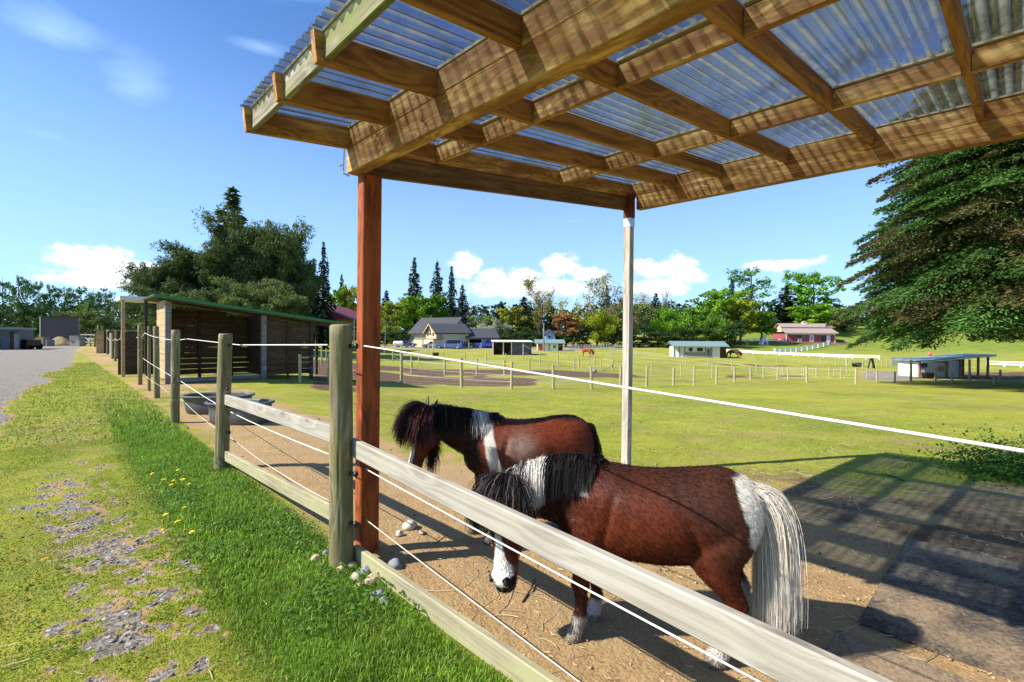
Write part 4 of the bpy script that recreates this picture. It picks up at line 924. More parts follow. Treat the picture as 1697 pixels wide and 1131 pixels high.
    horse('horse', 'brown horse grazing beside the shed with the teal roof', 'horse', g, math.pi-.1, s, dict(torso=lean, neck=[(.30, 0, .74, .09, .15), (.44, 0, .70, .07, .12), (.56, 0, .60, .055, .10), (.64, 0, .50, .05, .08)], poll=(.66, 0, .47), muzzle=(.73, 0, .10), face=(.9, 0, .2), coat=flat((.10, .035, .02), (.02, .012, .01)), hairfn=hairfar((.02, .015, .012)), voxel=.02, smooth=3, feet=[(.1, 0), (-.08, 0), (.08, 0), (-.1, 0)]), 'horses in the far fields')
# ------------------------------------------------------------------ rocks, flowers, troughs
def build_small():
    rocks = [(566, 946, .045, 'small'), (582, 940, .055, 'flat tan'), (590, 962, .055, 'round cream'), (607, 950, .06, 'grey'), (594, 975, .038, 'tan'), (618, 966, .07, 'broad tan'), (626, 990, .05, 'dark grey'), (524, 928, .042, 'pale lone'), (540, 919, .036, 'slate grey'), (655, 940, .06, 'grey'),
             (678, 874, .07, 'white'), (662, 886, .04, 'small white'), (637, 1000, .04, 'slate'), (699, 883, .035, 'buff')]
    spots = ['at the foot of the near round post, farthest left of its pile', 'wedged between the near round post and the low rail', 'in the middle of the pile under the low rail', 'against the low rail beside the near post', 'below the round cream rock in the pile', 'at the right of the pile under the low rail', 'in the grass right of the rock pile',
             'lying alone in the grass left of the near post', 'half hidden in grass left of the near post', 'behind the low rail beside the red post', 'lying on the dirt behind the red post', 'beside the larger white rock on the dirt', 'at the lower end of the rock pile', 'on the dirt right of the white rocks']
    mr = [plain('tan_rock', (.50, .40, .24), .9, var=.3, scale=9), plain('grey_rock', (.22, .24, .27), .8, var=.3, scale=9), plain('cream_rock', (.48, .41, .28), .9, var=.2, scale=9), plain('white_rock', (.55, .51, .43), .8, var=.15, scale=9)]
    for (px, py, r, d), sp in zip(rocks, spots):
        r *= .82
        g = G(px, py); mb = MB(); s = random.uniform(0, 99); rings = []; el_ = (random.uniform(.9, 1.3), random.uniform(.7, 1.0), random.uniform(.5, .75))
        mb.ball((0, 0, 0), (1, 1, 1), 14, 10)
        vs = []
        for v in mb.v:
            k = 1+.35*mnoise.noise(v*1.1+Vector((s, 0, 0)))+.10*mnoise.noise(v*3.5+Vector((0, s, 0))); q = v*k
            vs.append(Vector((q.x*el_[0], q.y*el_[1], max(-.4, q.z*el_[2])))*r)
        mb.v = vs; mt = mr[1] if ('grey' in d or 'slate' in d) else mr[3] if 'white' in d else mr[2] if 'cream' in d or 'pale' in d else mr[0]
        o = obj('rock', mb, mt, smooth=True); o.location = g+Vector((0, 0, r*.25)); o.rotation_euler = (0, 0, random.uniform(0, 6)); tag(o, f'{d} rock {sp}', 'rock', 'rocks around the near fence post')
    for a_, b_, r_, lab in (((866, 1001), (888, 965), .006, 'dark stick lying on the dirt to the right of the pony muzzle'), ((1500, 800), (1460, 786), .005, 'thin crooked stick lying in the canopy shadow on the right'), ((720, 905), (742, 890), .004, 'thin curved twig on the dirt behind the low rope')):
        p = G(*a_); q = G(*b_); mb = MB(); z = Vector((0, 0, .012)); m_ = p.lerp(q, .45)+Vector((.015, .02, .006)); mb.tube([z, m_-p+z, p.lerp(q, .7)-p+z*1.5, q-p+z], [r_, r_*.9, r_*.8, r_*.4], 6); mb.tube([m_-p+z, m_-p+z+(q-p)*.25+Vector((.03, -.02, .004))], [r_*.6, r_*.2], 5)
        o = obj('stick', mb, MATS['dark_wood'], smooth=True); o.location = p; tag(o, lab, 'stick')
    # dandelions
    ym = plain('dandelion_yellow', (.85, .62, .02), .7, var=.1); sm_ = plain('flower_stem', (.10, .2, .03), .7)
    fl = [(252, 789, 'leftmost of the upper group of blooms'), (295, 783, 'topmost, nearest the second fence post'), (303, 799, 'to the right of the pair of blooms'), (287, 804, 'upper bloom of the close pair'), (284, 812, 'lower bloom of the close pair'), (313, 809, 'rightmost of the upper group'), (271, 802, 'small, left of the close pair'), (294, 871, 'alone in the middle of the lower group'), (306, 887, 'lowest large bloom beside the worn track'), (305, 852, 'small, above the lower group'), (274, 858, 'left end of the lower group'), (318, 893, 'small, right of the lowest bloom'), (74, 942, 'alone at the left on the far side of the worn track'), (267, 885, 'half open beside the gravel patch'), (206, 702, 'far up the verge towards the shelter')]
    for px, py, wh_ in fl:
        g = G(px, py+6); t = thing('dandelion', 'yellow dandelion '+wh_, 'flower', g, 0, 'dandelions in the verge'); h = random.uniform(.05, .08); r = random.uniform(.017, .026)
        b = MB(); b.tube([(0, 0, 0), (.004, 0, h*.5), (0, .003, h)], .0016, 5); obj('stem', b, sm_, t)
        b = MB(); tilt = Matrix.Rotation(random.uniform(-.4, .4), 3, 'X') @ Matrix.Rotation(random.uniform(-.4, .4), 3, 'Y')
        for ly, (rr, zz) in enumerate(((1.0, .0), (.8, .003), (.55, .006))):
            for j in range(12):
                a = j*math.pi/6+ly*.26; p = [Vector((math.cos(a-.1)*r*.1, math.sin(a-.1)*r*.1, zz)), Vector((math.cos(a-.2)*r*rr*.9, math.sin(a-.2)*r*rr*.9, zz+.003)), Vector((math.cos(a)*r*rr, math.sin(a)*r*rr, zz+.004)), Vector((math.cos(a+.2)*r*rr*.9, math.sin(a+.2)*r*rr*.9, zz+.003))]
                b.quad(*[tilt @ q + Vector((0, 0, h)) for q in p])
        obj('flower_head', b, ym, t)
    # troughs: oval open tubs with rolled rim
    inner = plain('trough_water', (.03, .035, .03), .1)
    def trough(px, py, lx, ly, h, lab, rz):
        g = G(px, py); t = thing('trough', lab, 'trough', g, rz, 'oval stock troughs behind the fence'); b = MB(); n = 36
        prof = [(.86, 0), (.90, .02), (.95, h*.45), (.93, h*.55), (.99, h*.86), (1.06, h*.90), (1.08, h*.96), (1.05, h), (.97, h), (.95, h*.93), (.88, h*.35), (.86, .05)]
        def oval(k, z): 
            out = []
            for j in range(n):
                a = 2*math.pi*j/n; ca, sa = math.cos(a), math.sin(a); e = .72; out.append((math.copysign(abs(ca)**e, ca)*lx*k, math.copysign(abs(sa)**e, sa)*ly*k, z+.004))
            return out
        b.loft([oval(k, z) for k, z in prof]); obj('tub', b, plain('trough_plastic', (.075, .078, .082), .5, var=.3) if 'trough_plastic' not in MATS else MATS['trough_plastic'], t, smooth=True)
        w_ = MB(); w_.v = [Vector(p) for p in oval(.89, h*.62)]; w_.f = [tuple(range(n))]; obj('water', w_, inner, t)
    # plastic material shared
    MATS['trough_plastic'] = plain('trough_plastic_', (.085, .088, .085), .55, var=.35, scale=3)
    trough(362, 683, .60, .36, .34, 'oval black stock trough half behind the second fence post, the farther of two', .1)
    trough(398, 700, .52, .34, .36, 'oval black stock trough nearer the fence, right of the second post', -.15)
    # bin with a black bag
    g = G(210, 611); t = thing('rubbish_bin', 'black rubbish bin lined with a crumpled plastic bag beside the leaning fence posts', 'bin', g); b = MB(); n = 16; rings = []
    for i in range(9):
        z = .62*i/8; r = .24+.05*i/8; rings.append([(math.copysign(abs(math.cos(2*math.pi*j/n))**.7, math.cos(2*math.pi*j/n))*r, math.copysign(abs(math.sin(2*math.pi*j/n))**.7, math.sin(2*math.pi*j/n))*r, z) for j in range(n)])
    b.loft(rings); obj('bin_body', b, M_black, t); b = MB(); b.ball((0, 0, .60), (.33, .33, .12), 18, 8, .06); obj('bag', b, M_black, t)
    g = G(221, 596); t = thing('feed_bin', 'orange box with a pale lid behind the leaning posts', 'box', g); b = MB(); b.box((0, 0, .35), (.55, .45, .7)); obj('box_body', b, plain('rust_orange', (.45, .13, .04), .6), t); b = MB(); b.box((0, 0, .74), (.66, .55, .06)); obj('lid', b, M_concrete, t)
    # leafy shrub at right edge
    n = 7000; c = G(1690, 790); x = rng.normal(0, .34, n); y = rng.normal(0, .30, n); zz = np.abs(rng.normal(0, .17, n))
    a = rng.uniform(0, 6.28, n); ti = rng.uniform(-.9, .9, n); r = rng.uniform(.012, .028, n)
    ctr = np.stack([x, y, zz+.01], -1); e1 = np.stack([np.cos(a), np.sin(a), ti], -1)*r[:, None]; e2 = np.stack([-np.sin(a), np.cos(a), ti*.3], -1)*r[:, None]*.6
    vs = np.stack([ctr-e1, ctr+e2, ctr+e1, ctr-e2], 1).reshape(-1, 3); col = np.array([.08, .17, .02])*rng.uniform(.6, 1.7, (n, 1)); o = npmesh('weed_clump', vs, np.arange(n*4).reshape(-1, 4), np.repeat(col[:, None], 4, 1).reshape(-1, 3), MATS['grass_blades'], nverts=4)
    o.location = c; tag(o, 'leafy green weed clump at the edge of the canopy shadow on the right', 'plant')
    g0 = G(378, 774); n = 260; x = rng.normal(.03, .07, n); y = rng.normal(-.05, .05, n); zz = np.abs(rng.normal(0, .06, n)); ctr = np.stack([x, y, zz], -1); a = rng.uniform(0, 6.28, n); r = rng.uniform(.012, .03, n); e1 = np.stack([np.cos(a), np.sin(a), rng.uniform(-.5, .9, n)], -1)*r[:, None]; e2 = np.stack([-np.sin(a), np.cos(a), 0*a], -1)*r[:, None]*.5
    vs = np.stack([ctr-e1, ctr+e2, ctr+e1, ctr-e2], 1).reshape(-1, 3); col = np.array([.06, .13, .02])*rng.uniform(.6, 1.7, (n, 1)); o = npmesh('weed_clump', vs, np.arange(n*4).reshape(-1, 4), np.repeat(col[:, None], 4, 1).reshape(-1, 3), MATS['grass_blades'], nverts=4); o.location = g0; tag(o, 'small dark leafy weed growing at the foot of the second fence post', 'plant')

# ------------------------------------------------------------------ trees
def folmat():
    m, t = material('foliage'); at = t.new('ShaderNodeAttribute', attribute_name='Col'); s = t.new('ShaderNodeSeparateColor', {0: at.outputs['Color']})
    oc = t.new('ShaderNodeObjectInfo').outputs['Color']
    c = t.mix(1.0, oc, t.new('ShaderNodeCombineColor', {0: s.outputs[0], 1: s.outputs[0], 2: s.outputs[0]}).outputs[0], 'MULTIPLY')
    c = t.mix(s.outputs[1], c, (.13, .075, .038))
    d = t.new('ShaderNodeBsdfPrincipled', {'Base Color': c, 'Roughness': .65, 'Specular IOR Level': .2}); tr = t.new('ShaderNodeBsdfTranslucent', {'Color': c})
    mx = t.new('ShaderNodeMixShader', {0: .3, 1: d.outputs[0], 2: tr.outputs[0]}); t.l.new(mx.outputs[0], t.out.inputs[0]); return m
M_bark = None
def quads(ctr, a, b):
    n = len(ctr); return np.stack([ctr-a, ctr+b, ctr+a, ctr-b], 1).reshape(-1, 3)
def tree_obj(name, leafV, leafC, trunk, mat):
    """template: root empty is made per tree; returns (crown mesh, trunk mesh)"""
    vs = np.asarray(leafV).reshape(-1, 3); me = bpy.data.meshes.new(name+'_crown'); n = len(vs)//4
    me.vertices.add(len(vs)); me.vertices.foreach_set('co', vs.astype(np.float32).ravel()); me.loops.add(n*4); me.loops.foreach_set('vertex_index', np.arange(n*4, dtype=np.int32)); me.polygons.add(n)
    me.polygons.foreach_set('loop_start', np.arange(0, n*4, 4, dtype=np.int32)); me.polygons.foreach_set('loop_total', np.full(n, 4, np.int32))
    at = me.color_attributes.new('Col', 'FLOAT_COLOR', 'POINT'); c = np.ones((n, 4, 4), np.float32); c[:, :, 0] = leafC[:, 0:1]; c[:, :, 1] = leafC[:, 1:2]; at.data.foreach_set('color', c.ravel()); me.update(); me.validate(); me.materials.append(mat)
    mt = bpy.data.meshes.new(name+'_trunk'); mt.from_pydata([tuple(v) for v in trunk.v], [], trunk.f); mt.update(); mt.materials.append(M_bark); mt.polygons.foreach_set('use_smooth', [True]*len(mt.polygons))
    return me, mt
def broad(name, mat, Hh=10, cw=3.6, c0=.25, nl=26, clumps=240, per=34, ls=.16, gap=.25, droop=0.0, seed=1, shape='round', thin=1.0, tr=.22):
    r_ = np.random.default_rng(seed); tk = MB(); random.seed(seed)
    th = Hh*.92; pts = [Vector((0, 0, -.3))]; x = y = 0
    for i in range(1, 9):
        x += random.gauss(0, .09); y += random.gauss(0, .09); pts.append(Vector((x, y, th*i/8)))
    tk.tube(pts, [tr*(1-.88*i/8) for i in range(9)], 8)
    V_, C_ = [], []; cl = []
    for i in range(nl):
        f = c0+(1-c0)*(i+.5)/nl*.9; z0 = Hh*f*.85; a = r_.uniform(0, 6.28)
        if shape == 'round': w_ = cw*math.sin(math.pi*min(1, (f-c0)/(1-c0)*.82+.16))**.6
        elif shape == 'cone': w_ = cw*(1-(f-c0)/(1-c0))**.7
        else: w_ = cw*(.5+.5*(f-c0)/(1-c0)) if f < .7 else cw*(1.3-f)
        L = w_*r_.uniform(.6, 1.08); up = r_.uniform(.15, .8)*L*(1-.6*droop); k = min(7, int(z0/th*8)); p0 = pts[k].lerp(pts[k+1], .5); p0 = Vector((p0.x, p0.y, z0))
        e = p0+Vector((math.cos(a)*L, math.sin(a)*L, up)); m_ = p0.lerp(e, .5)+Vector((0, 0, .12*L)); tk.tube([p0, m_, e], [tr*.32*(1-.5*f), tr*.18*(1-.5*f), .015], 5)
        for j in range(clumps//nl):
            t = r_.uniform(.3, 1.1); q = p0.lerp(e, t)+Vector((0, 0, .12*L*math.sin(math.pi*min(t, 1)))); cl.append((np.array(q)+r_.normal(0, .30*cw/3.6, 3)*[1, 1, .8], r_.uniform(.28, .75)*cw/3.6, r_.uniform(.72, 1.3)))
    for c, r, br in cl:
        n = int(per*r_.uniform(.5, 1.3)); d = r_.normal(0, 1, (n, 3)); d /= np.linalg.norm(d, axis=1)[:, None]; p = c+d*r*r_.uniform(.4, 1, (n, 1))**.6*[1, 1, .7]
        if droop: p[:, 2] -= droop*r_.random(n)*1.6
        s = ls*r_.uniform(.6, 1.4, (n, 1)); a = r_.normal(0, 1, (n, 3)); a /= np.linalg.norm(a, axis=1)[:, None]
        if droop: a[:, 2] = a[:, 2]*.4-1; a /= np.linalg.norm(a, axis=1)[:, None]
        b = np.cross(a, d+r_.normal(0, .3, (n, 3))); b /= np.linalg.norm(b, axis=1)[:, None]+1e-6
        V_.append(quads(p, a*s, b*s*.55*thin)); cc = np.zeros((n, 2)); cc[:, 0] = br*r_.uniform(.7, 1.3, n); C_.append(cc)
    return tree_obj(name, np.concatenate(V_), np.concatenate(C_), tk, mat)
def conifer(name, mat, Hh=10, R_=2.3, levels=26, bpl=7, ls=.22, c0=.06, seed=1, brown=0.0, dens=1.0, pw=.85, droop=.25, wth=.30, rag=.25):
    r_ = np.random.default_rng(seed); tk = MB(); tk.tube([(0, 0, -.4), (.03, 0, Hh*.5), (0, 0, Hh*.99)], [Hh*.018, Hh*.011, .01], 8); V_, C_ = [], []
    for i in range(levels):
        f = (i+.5)/levels; z = Hh*(c0+(1-c0)*f); Rr = R_*(1-f)**pw*(1 if f > .06 else .85)+.06*R_; nb = max(4, int(bpl*(1-.35*f)))
        for j in range(nb):
            a = 6.283*(j+r_.uniform(-.35, .35))/nb+i*1.7; L = Rr*r_.uniform(1-rag*1.6, 1+rag*.55); dz = -droop*L+L*.18*(f-.3); sw = L*.18
            da = np.array([math.cos(a), math.sin(a), 0]); sd_ = np.array([-math.sin(a), math.cos(a), 0]); br = r_.uniform(.7, 1.3); brn = r_.random() < brown*1.2
            n = int(dens*L/ls*9)+6; t = r_.random(n)**.65; t = np.clip(t, .08, 1)
            lat = r_.normal(0, 1, n)*wth*L*(1.06-t)*np.minimum(1, t*2.2)*.9; ctr = da[None]*(t*L)[:, None]+sd_[None]*lat[:, None]; ctr[:, 2] = z+dz*t**1.4+sw*np.sin(t*3.0)*.5-np.abs(lat)*.25+r_.normal(0, .10*ls/.22*1.0, n)
            out = da[None]*r_.uniform(.5, 1, (n, 1))+sd_[None]*(np.sign(lat)*r_.uniform(.2, 1.1, n))[:, None]; out[:, 2] = r_.normal(-.22, .3, n); out /= np.linalg.norm(out, axis=1)[:, None]
            s = ls*r_.uniform(.55, 1.25, (n, 1))*(1-.25*f); b = np.cross(out, r_.normal(0, .5, (n, 3))+[0, 0, 1]); b /= np.linalg.norm(b, axis=1)[:, None]
            V_.append(quads(ctr, out*s, b*s*.38)); cc = np.zeros((n, 2)); cc[:, 0] = br*r_.uniform(.65, 1.35, n)*(.8+.35*t); cc[:, 1] = (brn*sm(t, .5, .85)*r_.uniform(.3, 1, n)) if brown else 0; C_.append(cc)
            if L > .8: tk.tube([(0, 0, z), tuple(da*L*.5+np.array([0, 0, z+dz*.3])), tuple(da*L*.92+np.array([0, 0, z+dz*.9]))], [Hh*.004*(1-f)+.01, .02, .006], 4, cap=False)
    return tree_obj(name, np.concatenate(V_), np.concatenate(C_), tk, mat)
def bare(name, Hh=10, seed=1, leafy=0, mat=None, tone=1.0):
    r_ = random.Random(seed); q = np.random.default_rng(seed); tk = MB(); tips = []
    def grow(p, d, L, r, dep):
        n = 4; pts = [p]; 
        for i in range(n): d = (d+Vector((r_.gauss(0, .13), r_.gauss(0, .13), r_.gauss(.03, .1)))).normalized(); pts.append(pts[-1]+d*L/n)
        tk.tube(pts, [r*(1-.5*i/n) for i in range(n+1)], 5 if dep < 2 else 3, cap=False)
        if dep >= 2: tips.extend(pts[1:])
        if dep < 4:
            for k in range(4 if dep < 2 else 3):
                b = pts[r_.choice((1, 2, 3, 4)) if dep else 1+k]; nd = (d+Vector((r_.gauss(0, .65), r_.gauss(0, .65), r_.uniform(-.05, .6)))).normalized(); grow(b, nd, L*r_.uniform(.5, .72), r*.45, dep+1)
    grow(Vector((0, 0, -.3)), Vector((0, 0, 1)), Hh*.5, .17, 0); T = np.array([tuple(p) for p in tips]); k = Hh/max(T[:, 2].max(), .1); tk.v = [Vector((v.x*k*.9, v.y*k*.9, v.z*k)) for v in tk.v]; T = T*[k*.9, k*.9, k]
    n = max(leafy, 60); i = q.integers(0, len(T), n); c = T[i]+q.normal(0, .22, (n, 3)); a = q.normal(0, 1, (n, 3)); a /= np.linalg.norm(a, axis=1)[:, None]; b = np.cross(a, q.normal(0, 1, (n, 3))); b /= np.linalg.norm(b, axis=1)[:, None]
    s = q.uniform(.06, .14, (n, 1)); cc = np.zeros((n, 2)); cc[:, 0] = q.uniform(.6, 1.4, n); return tree_obj(name, quads(c, a*s, b*s*.6), cc, tk, mat)
def build_trees():
    global M_bark
    M_bark = wood('bark', (.035, .028, .02), (.12, .10, .08), (.22, .19, .15), grain=7, knots=.1, axis='Z', bump=1.0); fm = folmat()
    T = {}
    for i in range(4): T['broad%d' % i] = broad('broad', fm, seed=11+i, cw=3.3+.35*i, clumps=230, per=30, shape='round' if i < 3 else 'cone', ls=.19)
    for i in range(2): T['airy%d' % i] = broad('airy', fm, seed=31+i, cw=3.0, c0=.42, clumps=150, per=16, ls=.15, nl=22)
    for i in range(3): T['con%d' % i] = conifer('conifer', fm, seed=51+i, R_=2.0+.3*i, dens=.8, ls=.26)
    T['willow'] = broad('willow', fm, seed=71, cw=3.7, clumps=260, per=34, droop=.9, ls=.22, thin=.5)
    for i in range(2): T['bare%d' % i] = bare('bare', seed=80+i, leafy=60, mat=fm)
    T['bud0'] = bare('bud', seed=90, leafy=4200, mat=fm); T['bud1'] = bare('bud', seed=92, leafy=3000, mat=fm)
    for i in range(3): T['pine%d' % i] = broad('pine', fm, seed=101+i, cw=4.4, c0=.08, nl=46, clumps=900, per=72, ls=.125, thin=.6, tr=.3, shape='round')
    T['bush'] = broad('bush', fm, Hh=10, seed=111, cw=5.5, c0=.02, clumps=240, per=30, ls=.22)
    def tree(kind, px, by, top, wpx, Y, colr, label, group='trees along the far edge of the fields', nm=None, g=None):
        p = P(px, by, Y); zb = H(p.x, p.y) if g is None else g; zt = P(px, top, Y).z; h = zt-zb
        crown, trunk = T[kind]; nmk = nm or {'con': 'conifer_tree', 'bar': 'bare_tree', 'bus': 'bush', 'pin': 'pine_tree', 'wil': 'willow_tree'}.get(kind[:3], 'broadleaf_tree')
        t = thing(nmk, label, 'bush' if kind == 'bush' else 'tree', (p.x, p.y, zb), random.uniform(0, 6.28), group)
        k = h/10.0; wref = {'con': 4.0, 'bro': 6.6, 'air': 6.0, 'wil': 7.2, 'bar': 6.0, 'bud': 6.0, 'pin': 8.6, 'bus': 10.5}[kind[:3]]; kw = wpx*Y/F/wref
        for nm_, me in (('crown', crown), ('trunk', trunk)):
            o = bpy.data.objects.new(nm_, me); COL.objects.link(o); o.parent = t; o.color = (*colr, 1); o.scale = (kw, kw, k)
        return t
    GB = (.15, .29, .015); GY = (.27, .33, .02); GD = (.045, .10, .018); CF = (.022, .050, .020); OL = (.12, .13, .03); BR = (.30, .14, .05); TEAL = (.07, .16, .05); PI = (.085, .13, .034)
    # far left alders and hedge
    for px, top, w_, lab in ((3, 450, 42, 'at the left edge of the picture'), (34, 446, 40, 'second from the left edge'), (62, 455, 42, 'rising over the purple grey shed from its left'), (86, 462, 40, 'over the left end of the purple shed'), (132, 464, 44, 'right of the purple grey shed'), (155, 470, 38, 'between the purple shed and the big pine'), (176, 474, 38, 'beside the big pine, last of the alder row'), (110, 476, 34, 'over the right end of the purple grey shed')):
        tree('airy%d' % (px % 2), px, 570, top, w_, 104, TEAL, 'tall thin alder with an airy crown, '+lab, 'alder row at the far left')
    for px, top, w_, c, lab in ((10, 515, 70, GD, 'left of the jeep'), (48, 500, 50, GD, 'behind the parked jeep'), (80, 520, 60, GD, 'behind the purple grey shed, left half'), (118, 510, 50, (.10, .16, .03), 'behind the purple grey shed, right half'), (140, 505, 44, (.20, .28, .06), 'pale green, right of the purple grey shed'), (165, 520, 50, (.09, .13, .03), 'below the left flank of the big pine'), (30, 548, 30, (.14, .22, .04), 'small, beside the flat-roofed stable at far left'), (190, 530, 40, GD, 'behind the small sheds under the pine')):
        tree('bush', px, 570, top, w_, 96, c, 'dense shrub '+lab, 'shrubs at the far left')
    # big pine group behind the shelter
    for k_, px, top, w_, Y, c, lab in (('pine0', 262, 425, 110, 42, PI, 'leftmost and lowest of the pine clump behind the shelter'), ('pine1', 330, 400, 130, 44, PI, 'left of centre in the pine clump behind the shelter'), ('pine2', 395, 350, 130, 45, PI, 'tall middle of the pine clump behind the shelter'), ('pine0', 455, 362, 120, 47, (.10, .15, .04), 'right of centre in the pine clump behind the shelter'), ('pine1', 488, 400, 86, 50, (.08, .13, .035), 'right end of the pine clump behind the shelter'), ('pine2', 300, 470, 150, 38, PI, 'low spreading, hanging over the shelter roof'), ('pine1', 430, 455, 130, 40, (.13, .18, .045), 'sunlit front, over the right half of the shelter roof')):
        tree(k_, px, 572, top, w_, Y, c, 'dark olive pine, '+lab, 'pine clump behind the shelter')
    tree('con0', 385, 572, 312, 150, 52, (.07, .11, .035), 'tall conifer whose spire rises above the pine clump', 'pine clump behind the shelter')
    for px, top, w_, lab in ((536, 402, 44, 'just right of the pine clump'), (520, 430, 40, 'tucked against the right side of the pine clump')): tree('con1', px, 572, top, w_, 62, (.018, .042, .022), 'dark conifer '+lab, 'pine clump behind the shelter')
    L_ = [('broad0', 556, 472, 42, 130, GB, 'bright green tree right of the pine clump, above the maroon canopy'), ('broad1', 578, 462, 34, 132, GY, 'yellow green tree left of the red post'), ('con2', 566, 455, 26, 140, CF, 'narrow dark conifer behind the yellow green tree left of the red post'),
     ('con0', 640, 482, 40, 140, CF, 'dark conifer just right of the red post'), ('broad1', 650, 492, 50, 124, GY, 'yellow green tree right of the red post'), ('broad2', 690, 484, 60, 126, GB, 'bright green tree over the left end of the cream house'), ('broad0', 720, 478, 50, 128, (.09, .2, .02), 'mid green tree over the ridge of the cream house'),
     ('con1', 686, 428, 42, 150, CF, 'tall conifer, leftmost of the four over the house'), ('con2', 724, 434, 36, 150, CF, 'tall conifer, second from left of the four over the house'), ('con0', 748, 441, 34, 148, CF, 'tall conifer, third of the four over the house'), ('con2', 766, 472, 34, 140, (.02, .045, .03), 'shorter conifer, right end of the four over the house'),
     ('bare0', 800, 494, 44, 135, (.2, .22, .1), 'bare grey tree right of the house conifers'), ('bush', 800, 536, 50, 122, (.45, .45, .36), 'shrub in white blossom behind the garage'), ('broad2', 800, 520, 44, 128, (.16, .25, .05), 'pale green tree behind the white blossom'), ('bush', 830, 530, 44, 118, (.36, .36, .26), 'second blossoming shrub right of the garage'),
     ('broad0', 848, 502, 52, 126, (.27, .29, .03), 'golden green tree above the blue run-in shed'), ('con1', 876, 508, 30, 124, GD, 'dark conifer above the right end of the blue run-in shed'), ('con0', 830, 500, 44, 170, CF, 'distant dark conifer, left one behind the golden tree'), ('con2', 868, 492, 60, 172, CF, 'distant dark conifer, right one behind the golden tree'),
     ('bud0', 893, 458, 60, 118, (.22, .20, .05), 'tall half bare tree beside the wooden pole'), ('con0', 912, 500, 44, 140, CF, 'dark conifer right of the tall half bare tree'), ('broad3', 937, 512, 58, 112, BR, 'rust orange tree beside the blue house'), ('bud1', 948, 452, 84, 110, (.33, .30, .05), 'tall olive yellow tree with leaning trunk behind the chestnut horse'),
     ('con1', 1005, 474, 34, 140, CF, 'dark conifer above the willow'), ('willow', 990, 500, 62, 112, (.30, .37, .02), 'bright yellow green weeping willow left of the pale post'), ('bud0', 1018, 492, 40, 120, (.26, .20, .10), 'brownish budding tree left of the pale post'), ('bare1', 1026, 470, 36, 130, (.2, .2, .1), 'thin bare tree just left of the pale post'),
     ('bud1', 1066, 482, 52, 116, (.34, .28, .12), 'buff budding tree right of the pale post'), ('con2', 1086, 486, 36, 150, (.04, .06, .03), 'grey green conifer above the buff tree'), ('bare0', 1078, 462, 46, 132, (.2, .2, .1), 'bare twiggy tree right of the pale post'), ('willow', 1108, 496, 66, 116, (.14, .30, .015), 'bright green birch left of the teal roofed shed'),
     ('broad1', 1150, 504, 66, 118, (.13, .27, .02), 'green tree over the teal roofed shed'), ('bare1', 1128, 478, 40, 130, (.2, .2, .1), 'bare top rising behind the bright green birch'), ('broad2', 1192, 472, 70, 120, (.17, .32, .015), 'bright tree right of the shed with the teal roof'), ('willow', 1176, 512, 50, 112, (.13, .25, .02), 'drooping birch in front of the bright trees'),
     ('broad0', 1228, 488, 62, 118, GY, 'yellow green tree above the grazing horse'), ('airy0', 1240, 430, 70, 150, (.10, .24, .06), 'tall round airy tree standing above the row'), ('con0', 1212, 458, 30, 150, (.03, .08, .03), 'narrow conifer under the tall airy tree'), ('broad3', 1262, 508, 54, 122, (.14, .26, .02), 'green tree left of the dark cedar'),
     ('con1', 1302, 474, 66, 152, (.045, .085, .02), 'broad dark cedar behind the red barn'), ('broad1', 1346, 438, 66, 158, (.14, .33, .03), 'tall bright round tree over the red barn'), ('broad0', 1345, 500, 76, 142, (.18, .36, .015), 'bright green tree behind the red barn roof'), ('broad2', 1376, 506, 60, 146, (.15, .24, .03), 'mid green tree at the right end of the red barn'), ('broad3', 1396, 516, 44, 160, (.11, .17, .05), 'far tree right of the red barn'),
     ('con2', 610, 500, 60, 150, CF, 'dark conifer hidden behind the red post'), ('broad2', 1044, 500, 60, 122, (.12, .22, .02), 'green tree behind the pale post')]
    for kind, px, top, w_, Y, c, lab in L_:
        tree(kind, px, 575, top, w_*1.12, Y, c, lab)
    # low dark understorey
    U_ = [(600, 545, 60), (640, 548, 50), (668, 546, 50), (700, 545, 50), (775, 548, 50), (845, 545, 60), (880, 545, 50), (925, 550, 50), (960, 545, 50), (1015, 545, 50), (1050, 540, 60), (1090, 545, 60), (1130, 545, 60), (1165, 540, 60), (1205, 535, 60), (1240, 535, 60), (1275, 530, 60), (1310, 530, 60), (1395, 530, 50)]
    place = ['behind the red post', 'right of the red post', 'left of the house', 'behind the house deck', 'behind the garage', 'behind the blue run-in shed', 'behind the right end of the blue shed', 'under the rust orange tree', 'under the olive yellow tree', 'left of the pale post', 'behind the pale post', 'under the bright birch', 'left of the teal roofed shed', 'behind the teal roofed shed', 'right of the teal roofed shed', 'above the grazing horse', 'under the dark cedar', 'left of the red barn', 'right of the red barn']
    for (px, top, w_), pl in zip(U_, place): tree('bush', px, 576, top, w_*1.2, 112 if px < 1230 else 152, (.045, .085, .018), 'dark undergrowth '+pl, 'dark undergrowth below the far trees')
    # distant wooded skyline (reads as one mass)
    rr = np.random.default_rng(5); n = 26000; pxs = rr.uniform(-200, 1720, n); Yd = rr.uniform(190, 240, n); x = (pxs-848)/F*Yd; top = 10+5*fbm(pxs/60, pxs*0, 1.0, 61)+4*fbm(pxs/14, pxs*0, 1, 62); z = Hn(x, Yd)*.3+rr.random(n)*top
    s = rr.uniform(.5, 1.3, n); a = rr.normal(0, 1, (n, 3)); a /= np.linalg.norm(a, axis=1)[:, None]; b = np.cross(a, rr.normal(0, 1, (n, 3))); b /= np.linalg.norm(b, axis=1)[:, None]; ctr = np.stack([x, Yd, z], -1)
